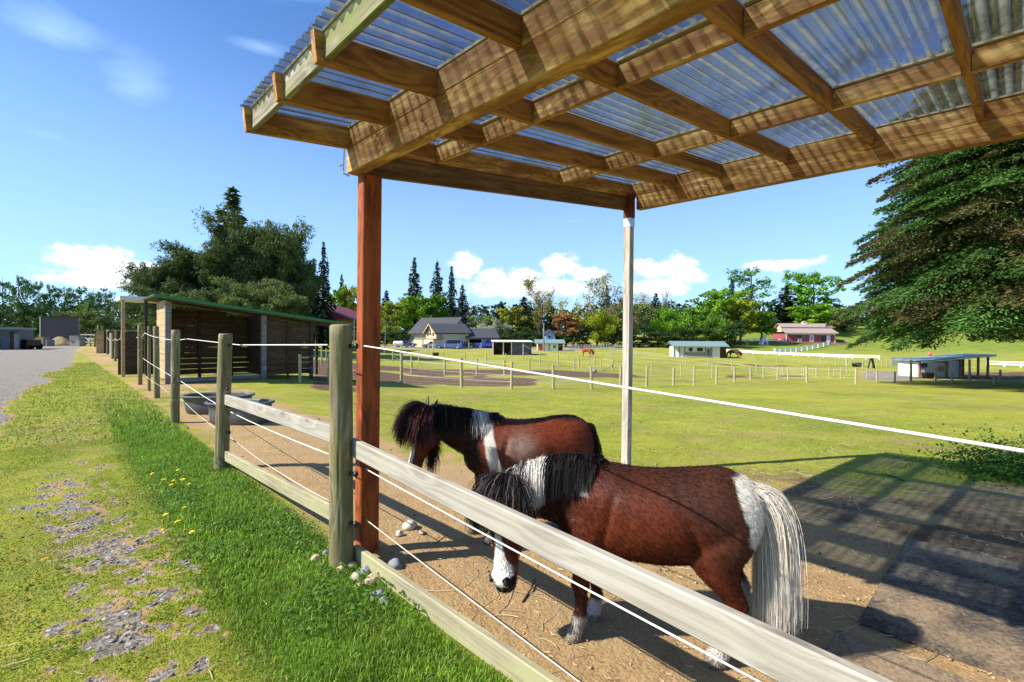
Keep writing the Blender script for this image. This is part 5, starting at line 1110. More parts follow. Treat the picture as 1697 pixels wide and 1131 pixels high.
    vs = quads(ctr, a*s[:, None], b*s[:, None]*.7); col = np.array([.022, .045, .018])*rr.uniform(.5, 1.8, (n, 1)); o = npmesh('distant_wood', vs, np.arange(n*4).reshape(-1, 4), np.repeat(col[:, None], 4, 1).reshape(-1, 3), leafmat('far_leaves', .2), nverts=4)
    tag(o, 'dark distant wood along the skyline behind the fields', 'wood', kind='stuff')
    # the two big spruces at the right
    for nm_, px, Y, topz, R_, brown, seed, c, lab in (('spruce', 1770, 29.0, 30.0, 10.2, .0, 7, (.095, .21, .025), 'huge bright green spruce at the right edge'), ('spruce', 1722, 25.0, 22.0, 8.9, .40, 9, (.065, .14, .028), 'spruce with brown cone-laden branch tips in front of the bright green one')):
        p = P(px, 620, Y); zb = H(p.x, p.y); hh = topz-zb
        cr, tk = conifer(nm_, fm, Hh=hh, R_=R_, levels=int(hh*(2.3 if brown else 2.0)), bpl=12, ls=.125 if brown else .16, c0=.165 if brown else .15, seed=seed, brown=brown, dens=3.0 if brown else 2.0, pw=.52 if brown else .62, droop=.20, wth=.44 if brown else .3, rag=.17)
        t = thing('spruce_tree', lab, 'tree', (p.x, p.y, zb), seed, 'big spruces at the right')
        for n2, me in (('crown', cr), ('trunk', tk)): o = bpy.data.objects.new(n2, me); COL.objects.link(o); o.parent = t; o.color = (*c, 1)
# ------------------------------------------------------------------ buildings
class Px:
    """local frame at a ground point: X/Z measured off sizes seen at that distance"""
    def __init__(s, px, by, Y=None, kill=False):
        s.g = G(px, by) if Y is None else P(px, by, Y)
        if Y is not None: s.g.z = min(s.g.z, H(s.g.x, s.g.y)+.0) if not kill else s.g.z
        s.k = s.g.y/F; s.px, s.by = px, by
    def x(s, px): return (px-s.px)*s.k
    def z(s, py): return (s.by-py)*s.k + (0)
def bx(name, t, mat, x0, x1, y0, y1, z0, z1, parent=None):
    b = MB(); b.box(((x0+x1)/2, (y0+y1)/2, (z0+z1)/2), (abs(x1-x0), abs(y1-y0), abs(z1-z0))); return obj(name, b, mat, parent or t)
def gable_x(x0, x1, y0, y1, ze, zr, ov=.3, th=.12, yr=None):
    """gable roof with ridge along x, as two slabs"""
    yr = (y0+y1)/2 if yr is None else yr; b = MB()
    for ya, yb in ((y0-ov, yr), (y1+ov, yr)):
        sl = (zr-ze)/abs(yr-(y0 if ya < yr else y1)); za = ze-sl*ov
        b.prism([(0, ya, za), (0, yb, zr), (0, yb, zr+th), (0, ya, za+th)], (x0-ov, 0, 0), (1, 0, 0), x1-x0+2*ov)
    return b
def walls_gable_x(x0, x1, y0, y1, ze, zr, yr=None):
    yr = (y0+y1)/2 if yr is None else yr; return MB().prism([(0, y0, 0), (0, y1, 0), (0, y1, ze), (0, yr, zr), (0, y0, ze)], (x0, 0, 0), (1, 0, 0), x1-x0)
def build_shelter():
    L = Vector((-10.5, 14.7, 0)); t = thing('shelter', 'open fronted board run-in shelter with a bright green metal roof edge', 'shelter', L, math.atan2(U.y, U.x))
    # local x = along U (front), local y = away from the opening (-V), z up
    # local y axis: rotate x by 90deg ccw = (-U.y, U.x) = -V
    zl, zr = 2.60, 1.93; Lx = 5.6; D_ = 2.05
    zt = lambda x: zl+(zr-zl)*x/Lx
    def wall_boards(name, p0, p1, zf, mat, gap=.012, bh=.19, th=.028, par=None):
        b = MB(); p0 = Vector(p0); p1 = Vector(p1); d = (p1-p0); Ln = d.length; d.normalize(); nrm = Vector((-d.y, d.x, 0)); z = .12
        while z < zf(max(p0.x, p1.x))-.10 or z < zf(min(p0.x, p1.x))-.10:
            h = bh+random.uniform(-.01, .01); 
            # clip length where the roof is lower
            za, zb_ = zf(p0.x), zf(p1.x); a0, a1 = 0.0, 1.0
            if z+h > min(za, zb_) and abs(za-zb_) > .01:
                tt = (z+h-za)/(zb_-za); 
                if za > zb_: a1 = max(0, min(1, tt))
                else: a0 = max(0, min(1, tt))
            if a1-a0 > .05 and z+h <= max(za, zb_)+.01:
                q0 = p0+d*Ln*a0; q1 = p0+d*Ln*a1; j = random.uniform(-.004, .004); c = (q0+q1)/2+nrm*j; b.box((c.x, c.y, z+h/2), ((q1-q0).length, th, h-gap*random.uniform(.5, 1.4)), rz=math.atan2(d.y, d.x))
            z += h
        return obj(name, b, mat, par or t)
    wall_boards('back_wall', (0, D_, 0), (Lx-.9, D_, 0), zt, M_shedshade); wall_boards('side_wall', (0, .05, 0), (0, D_-.02, 0), lambda x: zt(0), M_shedlit, gap=.006, th=.035)
    wall_boards('partition', (2.72, .12, 0), (2.72, D_-.03, 0), lambda x: zt(2.72), M_darkwood); wall_boards('front_panel', (2.78, .03, 0), (4.30, .03, 0), zt, M_shedshade)
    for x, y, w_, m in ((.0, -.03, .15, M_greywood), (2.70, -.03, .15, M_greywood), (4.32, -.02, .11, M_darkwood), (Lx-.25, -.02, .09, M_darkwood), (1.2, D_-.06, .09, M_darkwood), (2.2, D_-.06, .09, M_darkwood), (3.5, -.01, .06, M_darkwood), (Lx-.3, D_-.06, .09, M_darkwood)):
        bx('post', t, m, x-w_/2, x+w_/2, y-w_/2, y+w_/2, -.1, zt(x)-.09)
    bx('sill', t, M_greywood, .1, 2.62, -.02, .03, .03, .16)
    b = MB(); b.prism([(-.3, 0, zt(-.3)-.085), (Lx+.1, 0, zt(Lx+.1)-.085), (Lx+.1, 0, zt(Lx+.1)+.0), (-.3, 0, zt(-.3)+.0)], (0, -.28, 0), (0, 1, 0), .04); obj('header', b, M_shedshade, t)
    b = MB(); b.prism([(-.38, 0, zt(-.38)-.035), (Lx+.18, 0, zt(Lx+.18)-.035), (Lx+.18, 0, zt(Lx+.18)+.062), (-.38, 0, zt(-.38)+.062)], (0, -.335, 0), (0, 1, 0), .012); obj('drip_edge', b, M_green, t)
    b = MB(); b.prism([(-.35, 0, zt(-.35)), (Lx+.15, 0, zt(Lx+.15)), (Lx+.15, 0, zt(Lx+.15)+.03), (-.35, 0, zt(-.35)+.03)], (0, -.27, 0), (0, 1, 0), D_+.6); obj('roof', b, M_darkwood, t)
    b = MB(); b.prism([(-.37, 0, zt(-.37)+.033), (Lx+.17, 0, zt(Lx+.17)+.033), (Lx+.17, 0, zt(Lx+.17)+.058), (-.37, 0, zt(-.37)+.058)], (0, -.32, 0), (0, 1, 0), D_+.7); obj('roof_cladding', b, M_green, t)
    # clutter roofed bay behind-left
    p = P(242, 600, 17.5); t2 = thing('lean_to', 'small open lean-to with a white roof edge behind the shelter', 'lean-to', (p.x, p.y, 0), math.atan2(U.y, U.x))
    bx('roof', t2, M_whitewood, -.75, .8, -.1, 1.3, 2.72, 2.86); 
    for x in (-.65, .0, .7): bx('post', t2, M_shedlit if x < 0 else M_darkwood, x-.05, x+.05, -.05, .05, 0, 2.72)
    bx('back_panel', t2, M_darkwood, -.7, .75, 1.2, 1.25, .0, 1.3)
    p = P(205, 583, 30); t3 = thing('plank_shed', 'low weathered plank shed beneath the big pine, behind the leaning posts', 'shed', (p.x, p.y, H(p.x, p.y)), R(42))
    bx('wall', t3, M_darkwood, -.5, .9, 0, .1, 0, 1.65); bx('wall', t3, M_greywood, -.6, -.5, 0, 2.2, 0, 1.65); bx('wall', t3, M_greywood, .9, 1.0, 0, 2.2, 0, 1.6); b = MB(); b.box((.2, 1, 1.74), (1.9, 2.6, .07)); obj('roof', b, M_greywood, t3)
    p = P(172, 577, 38); t4 = thing('plank_shed', 'narrow reddish plank stall at the far end of the verge fence', 'shed', (p.x, p.y, H(p.x, p.y)), R(42))
    bx('wall', t4, M_shedlit, -.45, .0, 0, .08, 0, 1.75); bx('wall', t4, M_darkwood, .0, .5, 0, .08, 0, 1.75); bx('roof', t4, M_greywood, -.55, .6, -.2, 2, 1.77, 1.83)

def build_buildings():
    # purple grey metal shed and yard things at the far left
    q = Px(98, 569.5, 76); t = thing('metal_shed', 'purple grey corrugated metal shed at the end of the gravel road', 'shed', q.g); x0, x1 = q.x(67), q.x(130); h = q.z(525); t.rotation_euler.z = R(41); x0 *= .75; x1 *= .75
    b = MB(); n = 60
    prof = []
    for i in range(n*2+1): prof.append((x0+(x1-x0)*i/(n*2), -.04 if i % 2 else 0, 0))
    b.loft([[(a, c, 0) for a, c, _ in prof]+[(x1, 5, 0), (x0, 5, 0)], [(a, c, h) for a, c, _ in prof]+[(x1, 5, h-.3), (x0, 5, h-.3)]]); obj('wall', b, M_purple, t)
    b = MB(); b.box(((x0+x1)/2, 2.4, h+.03), (x1-x0+.5, 5.6, .1)); obj('roof', b, M_shingle, t); bx('door_track', t, M_white, x0, x0+.12, -.10, -.05, 0, h)
    # hay and concrete blocks
    g = G(99, 573); mb = MB(); n = 30
    rings = []
    for i in range(9):
        u = i/8; rings.append([(math.cos(6.283*j/n)*1.9*(1-u**1.3*.92)*(1+.10*mnoise.noise(Vector((math.cos(6.283*j/n)*2, math.sin(6.283*j/n)*2, u*3)))), math.sin(6.283*j/n)*1.3*(1-u**1.3*.92), 1.15*u+.12*mnoise.noise(Vector((j*.5, u*4, 1)))) for j in range(n)])
    mb.loft(rings); o = obj('hay_pile', mb, M_hay, smooth=True); o.location = g; tag(o, 'heap of old hay in front of the purple grey metal shed', 'hay')
    for px, by, w_, h_, lab, m in ((70, 574, .9, 1.1, 'tall rough block of hay at the left end of the hay heap', M_hay), (79, 575, .8, .8, 'dark grey concrete block at the left front of the hay heap', M_blockwall), (126, 566, 1.0, .7, 'upper pale concrete block right of the hay heap', M_concrete), (128, 574, 1.2, .8, 'lower pale concrete block right of the hay heap', M_concrete)):
        g = G(px, 574); z0 = (574-by)*g.y/F if by < 574 else 0; b = MB(); b.prism([(-w_/2+.04, 0, 0), (w_/2-.04, 0, 0), (w_/2, 0, .05), (w_/2, 0, h_-.06), (w_/2-.06, 0, h_), (-w_/2+.06, 0, h_), (-w_/2, 0, h_-.06), (-w_/2, 0, .05)], (0, -.4, 0), (0, 1, 0), .9)
        o = obj('hay_bale' if m is M_hay else 'concrete_block', b, m); o.location = g+Vector((0, 0, z0)); o.rotation_euler = (0, 0, random.uniform(-.2, .2)); tag(o, lab, 'bale' if m is M_hay else 'block')
    g = G(137, 573); b = MB(); b.ball((0, 0, .5), (.6, .5, .55), 12, 8, .05); o = obj('tarpaulin_bundle', b, plain('blue_tarp', (.06, .10, .22), .5), smooth=True); o.location = g; tag(o, 'dark blue tarpaulin bundle right of the concrete blocks', 'tarpaulin')
    # cone
    g = G(56, 574.5); t = thing('traffic_cone', 'orange traffic cone with a white band at the edge of the gravel road', 'cone', g); b = MB(); b.box((0, 0, .03), (.42, .42, .05)); b.tube([(0, 0, .04), (0, 0, .75)], [.17, .035], 16); obj('cone_body', b, M_orange, t); b = MB(); b.tube([(0, 0, .38), (0, 0, .54)], [.115, .083], 16); obj('reflective_band', b, M_white, t)
    # stable at the extreme left
    q = Px(14, 578, 46); q.k *= 1.0; t = thing('stable', 'low stable with a grey blue flat roof at the left edge of the road', 'stable', q.g, R(30)); x0, x1 = q.x(-40), q.x(33)
    bx('wall', t, M_steelblue, q.x(12), q.x(31), -1.0, 3, 0, q.z(545)); bx('wall', t, M_greywood, x0, q.x(12), -.6, 3, 0, q.z(545)); bx('door', t, M_darkwood, q.x(21), q.x(26), -1.04, -1.0, 0, q.z(549)); bx('roof', t, M_teal, x0, x1, -1.4, 3.4, q.z(545), q.z(541.5)); bx('stone_pier', t, M_blockwall, q.x(0), q.x(5), -.9, -.6, 0, q.z(550)); bx('stone_pier', t, M_blockwall, q.x(28), q.x(33), -1.5, -1.05, 0, q.z(552))
    # utility vehicle
    q = Px(46, 571, 47); t = thing('utility_vehicle', 'dark open utility vehicle with a roll frame parked by the stable', 'vehicle', q.g); w_ = q.x(57)-q.x(36); h = q.z(555)
    b = MB(); b.prism([(-w_/2, 0, .35), (w_/2, 0, .35), (w_/2, 0, .9), (w_*.15, 0, .95), (w_*.1, 0, .8), (-w_/2, 0, .8)], (0, -.7, 0), (0, 1, 0), 1.4); obj('body', b, M_black, t); b = MB()
    for y in (-.65, .65): b.tube([(-w_*.4, y, .8), (-w_*.35, y, h), (w_*.12, y, h), (w_*.3, y, .9)], .03, 6)
    obj('roll_frame', b, M_greywood, t)
    for x in (-w_*.32, w_*.32):
        for y in (-.72, .72): b = MB(); b.tube([(x, y-.12, .3), (x, y+.12, .3)], .30, 14); obj('wheel', b, M_tyre, t)
    # maroon arena canopy
    q = Px(504, 576, 62); t = thing('arena_canopy', 'maroon fabric canopy roof rising behind the shelter, left of the red post', 'canopy', q.g); hr, he = q.z(496), q.z(527); X = q.x(588)
    b = MB(); b.prism([(-X, 0, he), (X, 0, he), (0, 0, hr)], (0, 0, 0), (0, 1, 0), 16); obj('roof', b, M_maroon, t)
    b = MB(); 
    for s in (-1, 1): b.tube([(0, -.05, hr), (s*X, -.05, he)], .07, 6)
    obj('roof_edge', b, M_galv, t)
    for x in (-X*.97, X*.97):
        for y in (.2, 15.5): b = MB(); b.tube([(x, y, 0), (x, y, he)], .08, 6); obj('post', b, M_galv, t)
    # ---- cream house
    q = Px(745, 577, 100); k = q.k; t = thing('house', 'cream house with dark grey shingle roofs, deck and open garage beyond the drive', 'house', q.g, R(14))
    X = lambda px: (px-745)*k*1.02; Z = lambda py: (577-py)*k
    def rot(mb, cx, cy, a):
        M = Matrix.Translation((cx, cy, 0)) @ Matrix.Rotation(a, 4, 'Z'); mb.v = [M @ Vector(v) for v in mb.v]; return mb
    c1 = (X(738), 4.2, R(-40)); c2 = (X(741), -1.2, R(16))
    obj('wall', rot(walls_gable_x(-5.2, 4.2, -4.2, 4.2, Z(551), Z(528.5)), *c1), M_cream, t); obj('roof', rot(gable_x(-5.2, 4.2, -4.2, 4.2, Z(551), Z(527), .6, .2), *c1), M_shingle, t)
    obj('wall', rot(walls_gable_x(-3.6, 3.4, -2.8, 2.8, Z(551.5), Z(539)), *c2), M_cream, t); obj('roof', rot(gable_x(-3.6, 3.4, -2.8, 2.8, Z(551.5), Z(538.5), .5, .2), *c2), M_shingle, t)
    obj('window', rot(MB().box((4.23, 0, Z(538)), (.08, 1.1, 1.0)), *c1), plain('gable_window', (.12, .25, .45), .2), t)
    for yy in (-1.3, .4, 1.6): obj('end_window', rot(MB().box((-3.65, yy, Z(551+abs(yy))), (.08, .6, 1.1)), *c2), M_glassd, t)
    b = MB()
    for a in (1, -1): b.prism([(0, -1.0, Z(538)), (0, -1.0+a*3.1, Z(553)), (0, -1.0+a*3.1, Z(554.5)), (0, -1.0, Z(539.5))], (X(707)-.62, 0, 0), (1, 0, 0), .08)
    b = MB()
    for a in (1, -1): b.prism([(0, 0, Z(538)), (0, a*3.5, Z(553.5)), (0, a*3.5, Z(555)), (0, 0, Z(539.7))], (-4.2, 0, 0), (1, 0, 0), .09)
    obj('bargeboard', rot(b, *c2), plain('tan_trim', (.55, .38, .18), .6), t)
    for px in (): pass
    obj('garage_roof', gable_x(X(771), X(818), -3.4, 4.5, Z(559.5), Z(545.5), .5, .2), M_shingle, t); bx('garage_wall', t, M_cream, X(793), X(799.5), -3.3, -3.0, 0, Z(560)); bx('garage_wall', t, M_cream, X(771), X(773), -3.3, 4.3, 0, Z(560)); bx('garage_wall', t, M_cream, X(817), X(818.5), -3.3, 4.3, 0, Z(560)); bx('garage_back', t, M_darkwood, X(773), X(817), 4.0, 4.3, 0, Z(560)); bx('garage_header', t, M_cream, X(771), X(818.5), -3.35, -3.15, Z(562), Z(559.6))
    bx('deck', t, M_greywood, X(684), X(731), -5.2, -3.7, Z(563), Z(561.5))
    b = MB()
    for px in np.linspace(685, 730, 24): b.box((X(px), -5.1, (Z(561)+Z(554.5))/2), (.09, .06, Z(554.5)-Z(561)))
    b.box((X(707.5), -5.1, Z(554)), (X(731)-X(684), .1, .12)); obj('deck_railing', b, M_greywood, t)
    for px in (685, 700, 716, 730): bx('deck_post', t, M_whitewood, X(px)-.1, X(px)+.1, -5.15, -4.95, 0, Z(563))
    b = MB(); 
    for i in range(10): u = i/9; b.box((X(676)+(X(686)-X(676))*u, -4.6, Z(575)+(Z(562)-Z(575))*u), (.35, 1.1, .06))
    for y in (-5.2, -4.0): b.prism([(X(675), 0, Z(577)), (X(687), 0, Z(561)), (X(687), 0, Z(554)), (X(686), 0, Z(554)), (X(674.5), 0, Z(571))], (0, y, 0), (0, 1, 0), .06)
    obj('stairs', b, M_greywood, t)
    # white gas tank left of the house
    q = Px(660, 573, 96); b = MB(); b.tube([(-1.0, 0, .75), (-.85, 0, .75), (.85, 0, .75), (1.0, 0, .75)], [.2, .45, .45, .2], 16); b.box((-.5, 0, .15), (.15, .7, .3)); b.box((.5, 0, .15), (.15, .7, .3)); o = obj('gas_tank', b, M_white, smooth=False); o.location = q.g; tag(o, 'white horizontal gas tank left of the cream house', 'tank')
    q = Px(627, 570, 98); b = MB(); b.tube([(0, 0, 0), (0, 0, q.z(556)), (0, 0, q.z(554))], [.28, .28, .1], 14); o = obj('water_heater', b, M_galv); o.location = q.g; tag(o, 'upright silver cylinder tank just right of the red post', 'tank')
    # ---- blue run-in shed
    q = Px(848, 583, 66); t = thing('run_in_shed', 'slate blue metal run-in shed with a white roof edge right of the house', 'shed', q.g, R(3)); X, Z = q.x, q.z
    bx('wall', t, M_steelblue, X(849), X(881), -.1, 3.5, 0, Z(563)); bx('back_wall', t, M_shedshade, X(816.5), X(849), 3.2, 3.4, 0, Z(563)); bx('side_wall', t, M_shedshade, X(816), X(817), 0, 3.4, 0, Z(563.5)); b = MB(); b.prism([(0, -.8, Z(561.6)), (0, 4, Z(559.6)), (0, 4, Z(558.6)), (0, -.8, Z(560.4))], (X(814.5), 0, 0), (1, 0, 0), X(882.5)-X(814.5)); obj('roof', b, M_whitewood, t)
    for px in (817, 834, 847.5): bx('post', t, M_whitewood, X(px)-.07, X(px)+.07, -.2, -.06, 0, Z(562))
    # ---- small white barn
    q = Px(910, 578, 84); t = thing('barn', 'small white barn with a grey green roof and orange door beside the wooden pole', 'barn', q.g); X, Z = q.x, q.z
    bx('wall', t, M_white, X(891), X(925), 0, 4, 0, Z(565)); bx('wall', t, M_darkwood, X(925), X(933), .5, 4, 0, Z(565)); obj('roof', gable_x(X(891), X(932), 0, 4, Z(565), Z(560.5), .5, .15), M_teal, t); bx('door', t, plain('rust_door', (.42, .12, .05), .6), X(891.5), X(899), -.06, -.01, 0, Z(567)); bx('opening', t, M_black, X(909.5), X(911), -.06, -.01, 0, Z(567)); bx('window', t, M_glassd, X(917), X(921), -.06, -.01, Z(573), Z(569)); 
    q = Px(901, 577, 82); t = thing('utility_pole', 'bare wooden pole standing in front of the small white barn', 'pole', q.g); b = MB(); b.tube([(0, 0, -.3), (0, 0, q.z(530))], [.16, .11], 8); obj('pole', b, M_greywood, t); b = MB(); b.tube([(0, -.12, q.z(545)), (0, -.12, q.z(542))], .1, 8); obj('bracket', b, M_galv, t)
    q = Px(912, 572, 108); t = thing('house', 'light blue gabled house among the trees behind the small white barn', 'house', q.g); X, Z = q.x, q.z; lb = plain('light_blue_siding', (.22, .36, .52), .6, var=.1)
    b = MB(); b.prism([(X(904), 0, 0), (X(920), 0, 0), (X(920), 0, Z(550)), (X(912), 0, Z(543.5)), (X(904), 0, Z(550))], (0, 0, 0), (0, 1, 0), 8); obj('wall', b, lb, t)
    b = MB()
    for s in (-1, 1): b.prism([(X(912), 0, Z(543.2)), (X(912)+s*X(922), 0, Z(551.4)), (X(912)+s*X(922), 0, Z(550.2)), (X(912), 0, Z(542))], (0, -.4, 0), (0, 1, 0), 8.8)
    obj('roof', b, M_shingle, t); bx('window', t, M_glassd, X(909), X(912), -.06, -.01, Z(557), Z(553))
    # ---- corral panels
    q = Px(990, 581, 92); t = thing('corral_fence', 'silver pipe corral fence behind the chestnut horse', 'fence', q.g); b = MB(); X, Z = q.x, q.z
    for px in np.linspace(945, 1042, 22): b2 = MB(); b2.tube([(X(px), 0, 0), (X(px), 0, Z(571.5))], .06, 5); obj('post', b2, M_galv, t)
    for z in (572, 574.4, 576.8, 579): b.tube([(X(943), 0, Z(z)), (X(1043), 0, Z(z))], .035, 4)
    obj('rails', b, M_galv, t)
    # ---- white shed with teal roof
    q = Px(1153, 592, 67); t = thing('stable', 'whitewashed stable shed with a teal metal roof and dutch doors in the middle field', 'stable', q.g, R(-9)); X, Z = q.x, q.z
    bx('wall', t, M_whitewood, X(1118), X(1191), 0, 3.6, 0, Z(574)); bx('end_lean_to', t, M_darkwood, X(1191), X(1202), .4, 3.4, 0, Z(573)); b = MB(); b.prism([(0, -.7, Z(573.8)), (0, 2.2, Z(566)), (0, 4.3, Z(572)), (0, 4.3, Z(571.2)), (0, 2.2, Z(565)), (0, -.7, Z(573))], (X(1114), 0, 0), (1, 0, 0), X(1204)-X(1114)); obj('roof', b, M_teal, t)
    bx('lower_panel', t, M_concrete, X(1136), X(1168), -.06, -.01, .05, Z(583))
    for a, c in ((1142, 1147.5), (1155, 1164)): bx('window', t, M_black, X(a), X(c), -.09, -.02, Z(581.5), Z(576))
    for px in (1118, 1127, 1135.5, 1168, 1178): bx('door_frame', t, M_greywood, X(px)-.05, X(px)+.05, -.08, -.01, 0, Z(574.5))
    bx('door', t, M_greywood, X(1170), X(1176.5), -.05, -.01, .1, Z(577)); bx('latch', t, M_black, X(1172), X(1173), -.11, -.05, Z(584), Z(580))
    # ---- red barn
    q = Px(1343, 569.5, 126, True); q.g.z = H(q.g.x, q.g.y); t = thing('barn', 'red barn with white trim, tan two-tier roof and small cupola on the slope', 'barn', q.g, R(-5)); X, Z = q.x, q.z
    bx('wall', t, M_redbarn, X(1304), X(1382), 0, 8, -.5, Z(555.5)); bx('side_wall', t, M_darkwood, X(1382), X(1383.5), .05, 7.9, -.5, Z(553))
    b = MB(); b.prism([(0, -.8, Z(555.6)), (0, 3.0, Z(546)), (0, 3.0, Z(545)), (0, -.8, Z(554.4))], (X(1302), 0, 0), (1, 0, 0), X(1385)-X(1302)); obj('lower_roof', b, M_tanroof, t)
    bx('clerestory', t, M_cream, X(1306), X(1382), 3.0, 6.0, Z(552), Z(542.5)); obj('upper_roof', gable_x(X(1306), X(1384), 3.0, 6.0, Z(543.3), Z(538.5), .5, .15), M_tanroof, t)
    b = MB(); b.prism([(0, 6, Z(545)), (0, 9, Z(555.6)), (0, 9, Z(554.4)), (0, 6, Z(544))], (X(1302), 0, 0), (1, 0, 0), X(1385)-X(1302)); obj('lower_roof', b, M_tanroof, t)
    c = bx('cupola', t, M_cream, X(1343.5), X(1350), 4, 5, Z(540), Z(535)); b = MB(); b.prism([(X(1343), 0, Z(535)), (X(1350.5), 0, Z(535)), (X(1346.8), 0, Z(533.2))], (0, 3.9, 0), (0, 1, 0), 1.2); obj('cupola_roof', b, M_tanroof, t)
    for a, c_ in ((1304, 1305.5), (1380.8, 1382.2)): bx('corner_board', t, M_white, X(a), X(c_), -.08, -.01, -.3, Z(555.8))
    bx('eave_trim', t, M_white, X(1305.6), X(1380.7), -.08, -.01, Z(557.2), Z(556))
    for a, c_, top, op in ((1323, 1328.5, 557.8, True), (1361, 1367, 558.5, True)): bx('opening', t, M_black, X(a), X(c_), -.10, -.02, Z(562.5 if a < 1340 else 568.8), Z(top))
    def xdoor(a, c_, z0, z1):
        bx('door', t, M_white, X(a), X(c_), -.09, -.02, Z(z0), Z(z1)); b = MB()
        for i in range(2):
            zz = [Z(z0), Z(z1)] if i == 0 else [Z(z1), Z(z0)]; b.tube([(X(a)+.15, -.12, zz[0]*.94+zz[1]*.06), (X(c_)-.15, -.12, zz[1]*.94+zz[0]*.06)], .07, 4)
        obj('door_cross', b, M_redbarn, t)
    xdoor(1322.5, 1329, 568.8, 563); xdoor(1341.5, 1348.5, 568.8, 557.5); bx('door', t, M_whitewood, X(1368), X(1374), -.1, -.03, Z(568.8), Z(558)); bx('shutter', t, M_greywood, X(1329.5), X(1334.5), -.1, -.03, Z(563), Z(558))
    # pink and white tent frame
    q = Px(1268.5, 564, 120); t = thing('play_tent', 'small pink and white pointed tent left of the red barn', 'tent', q.g); b = MB(); X, Z = q.x, q.z; pk = plain('pink_fabric', (.55, .12, .18), .7)
    b.loft([[(X(1263), 0, 0), (X(1274), 0, 0), (X(1274), 1.6, 0), (X(1263), 1.6, 0)], [(X(1265), .3, Z(554)), (X(1271.5), .3, Z(554)), (X(1271.5), 1.2, Z(554)), (X(1265), 1.2, Z(554))], [(-.1, .7, Z(550)), (.1, .7, Z(550)), (.1, .9, Z(550)), (-.1, .9, Z(550))]]); obj('tent_body', b, M_white, t)
    b = MB(); b.prism([(X(1266), 0, .1), (X(1271), 0, .1), (0, 0, Z(557))], (0, -.12, 0), (0, 1, 0), .08); obj('tent_panel', b, pk, t)
    # ---- little shed at the right with tilted roof
    q = Px(1575, 625.5); k = q.k; t = thing('lean_to_shed', 'white boarded lean-to shed with a sloping teal roof under the big spruce', 'shed', q.g, 0); X, Z = q.x, q.z
    bx('wall', t, M_whitewood, X(1521), X(1566), 0, 2.0, 0, Z(601)); bx('wall', t, M_whitewood, X(1568.5), X(1588), -.05, 1.8, 0, Z(598)); bx('back_wall', t, M_darkwood, X(1588), X(1631), 1.7, 1.8, 0, Z(596)); bx('inner_wall', t, M_greywood, X(1588), X(1589), 0, 1.7, 0, Z(598))
    bx('window', t, M_black, X(1522), X(1535.5), -.06, -.01, Z(609.5), Z(602.5)); bx('feeder', t, M_shedlit, X(1556), X(1564), -.25, -.05, Z(616), Z(607))
    b = MB(); b.prism([(X(1514), 0, Z(599)), (X(1637), 0, Z(588)), (X(1637), 0, Z(587)), (X(1514), 0, Z(598))], (0, -.7, 0), (0, 1, 0), 3.0); obj('roof', b, M_teal, t); b = MB(); b.prism([(X(1514), 0, Z(601)), (X(1636), 0, Z(590)), (X(1636), 0, Z(588.3)), (X(1514), 0, Z(599.3))], (0, -.74, 0), (0, 1, 0), .035); obj('fascia_board', b, M_white, t)
    brn = plain('brown_post', (.30, .17, .11), .7)
    for px, top in ((1519.5, 599.5), (1565, 596), (1587.5, 594), (1616, 591), (1632, 590)): bx('post', t, brn, X(px)-.06, X(px)+.06, -.30, -.18, 0, Z(top))
    b = MB(); b.box((X(1597), -.1, .5), (X(1607)-X(1588), .03, .9)); 
    for i, (px, by, w_, lab) in enumerate(((1538, 627, .95, 'round black trough in front of the white boarded lean-to shed'), (1421, 608, 1.2, 'black trough among the wire fences left of the spruce'), (722, 590, .9, 'black trough in the field below the blue car'), (919, 579.5, .9, 'black trough beside the small white barn'))):
        g = G(px, by); b = MB(); r = w_/2; n = 20; b.loft([[(math.cos(6.283*j/n)*rr, math.sin(6.283*j/n)*rr*.8, z) for j in range(n)] for rr, z in ((r*.8, 0), (r*.95, .35), (r*1.05, .40), (r, .42), (r*.85, .38), (r*.78, .1))]); o = obj('trough', b, M_black, smooth=True); o.location = g; tag(o, lab, 'trough')
    g = G(1444, 611); b = MB(); b.tube([(-.35, 0, 0), (-.12, 0, 1.0), (.1, 0, 1.05), (.4, .1, 0)], [.09, .08, .08, .09], 6); b.tube([(.0, 0, 1.0), (.15, 0, .5), (.2, 0, .05)], .08, 6); o = obj('trestle', b, M_black); o.location = g; tag(o, 'black leaning frame standing in the fenced field left of the spruce', 'frame')
    g = G(1541, 594); b = MB(); b.ball((0, 0, .3), .27, 12, 8); o = obj('ball', b, plain('red_ball', (.75, .12, .08), .5), smooth=True); o.location = g+Vector((0, 0, .3)); tag(o, 'red ball behind the sloping roof of the lean-to shed', 'ball')

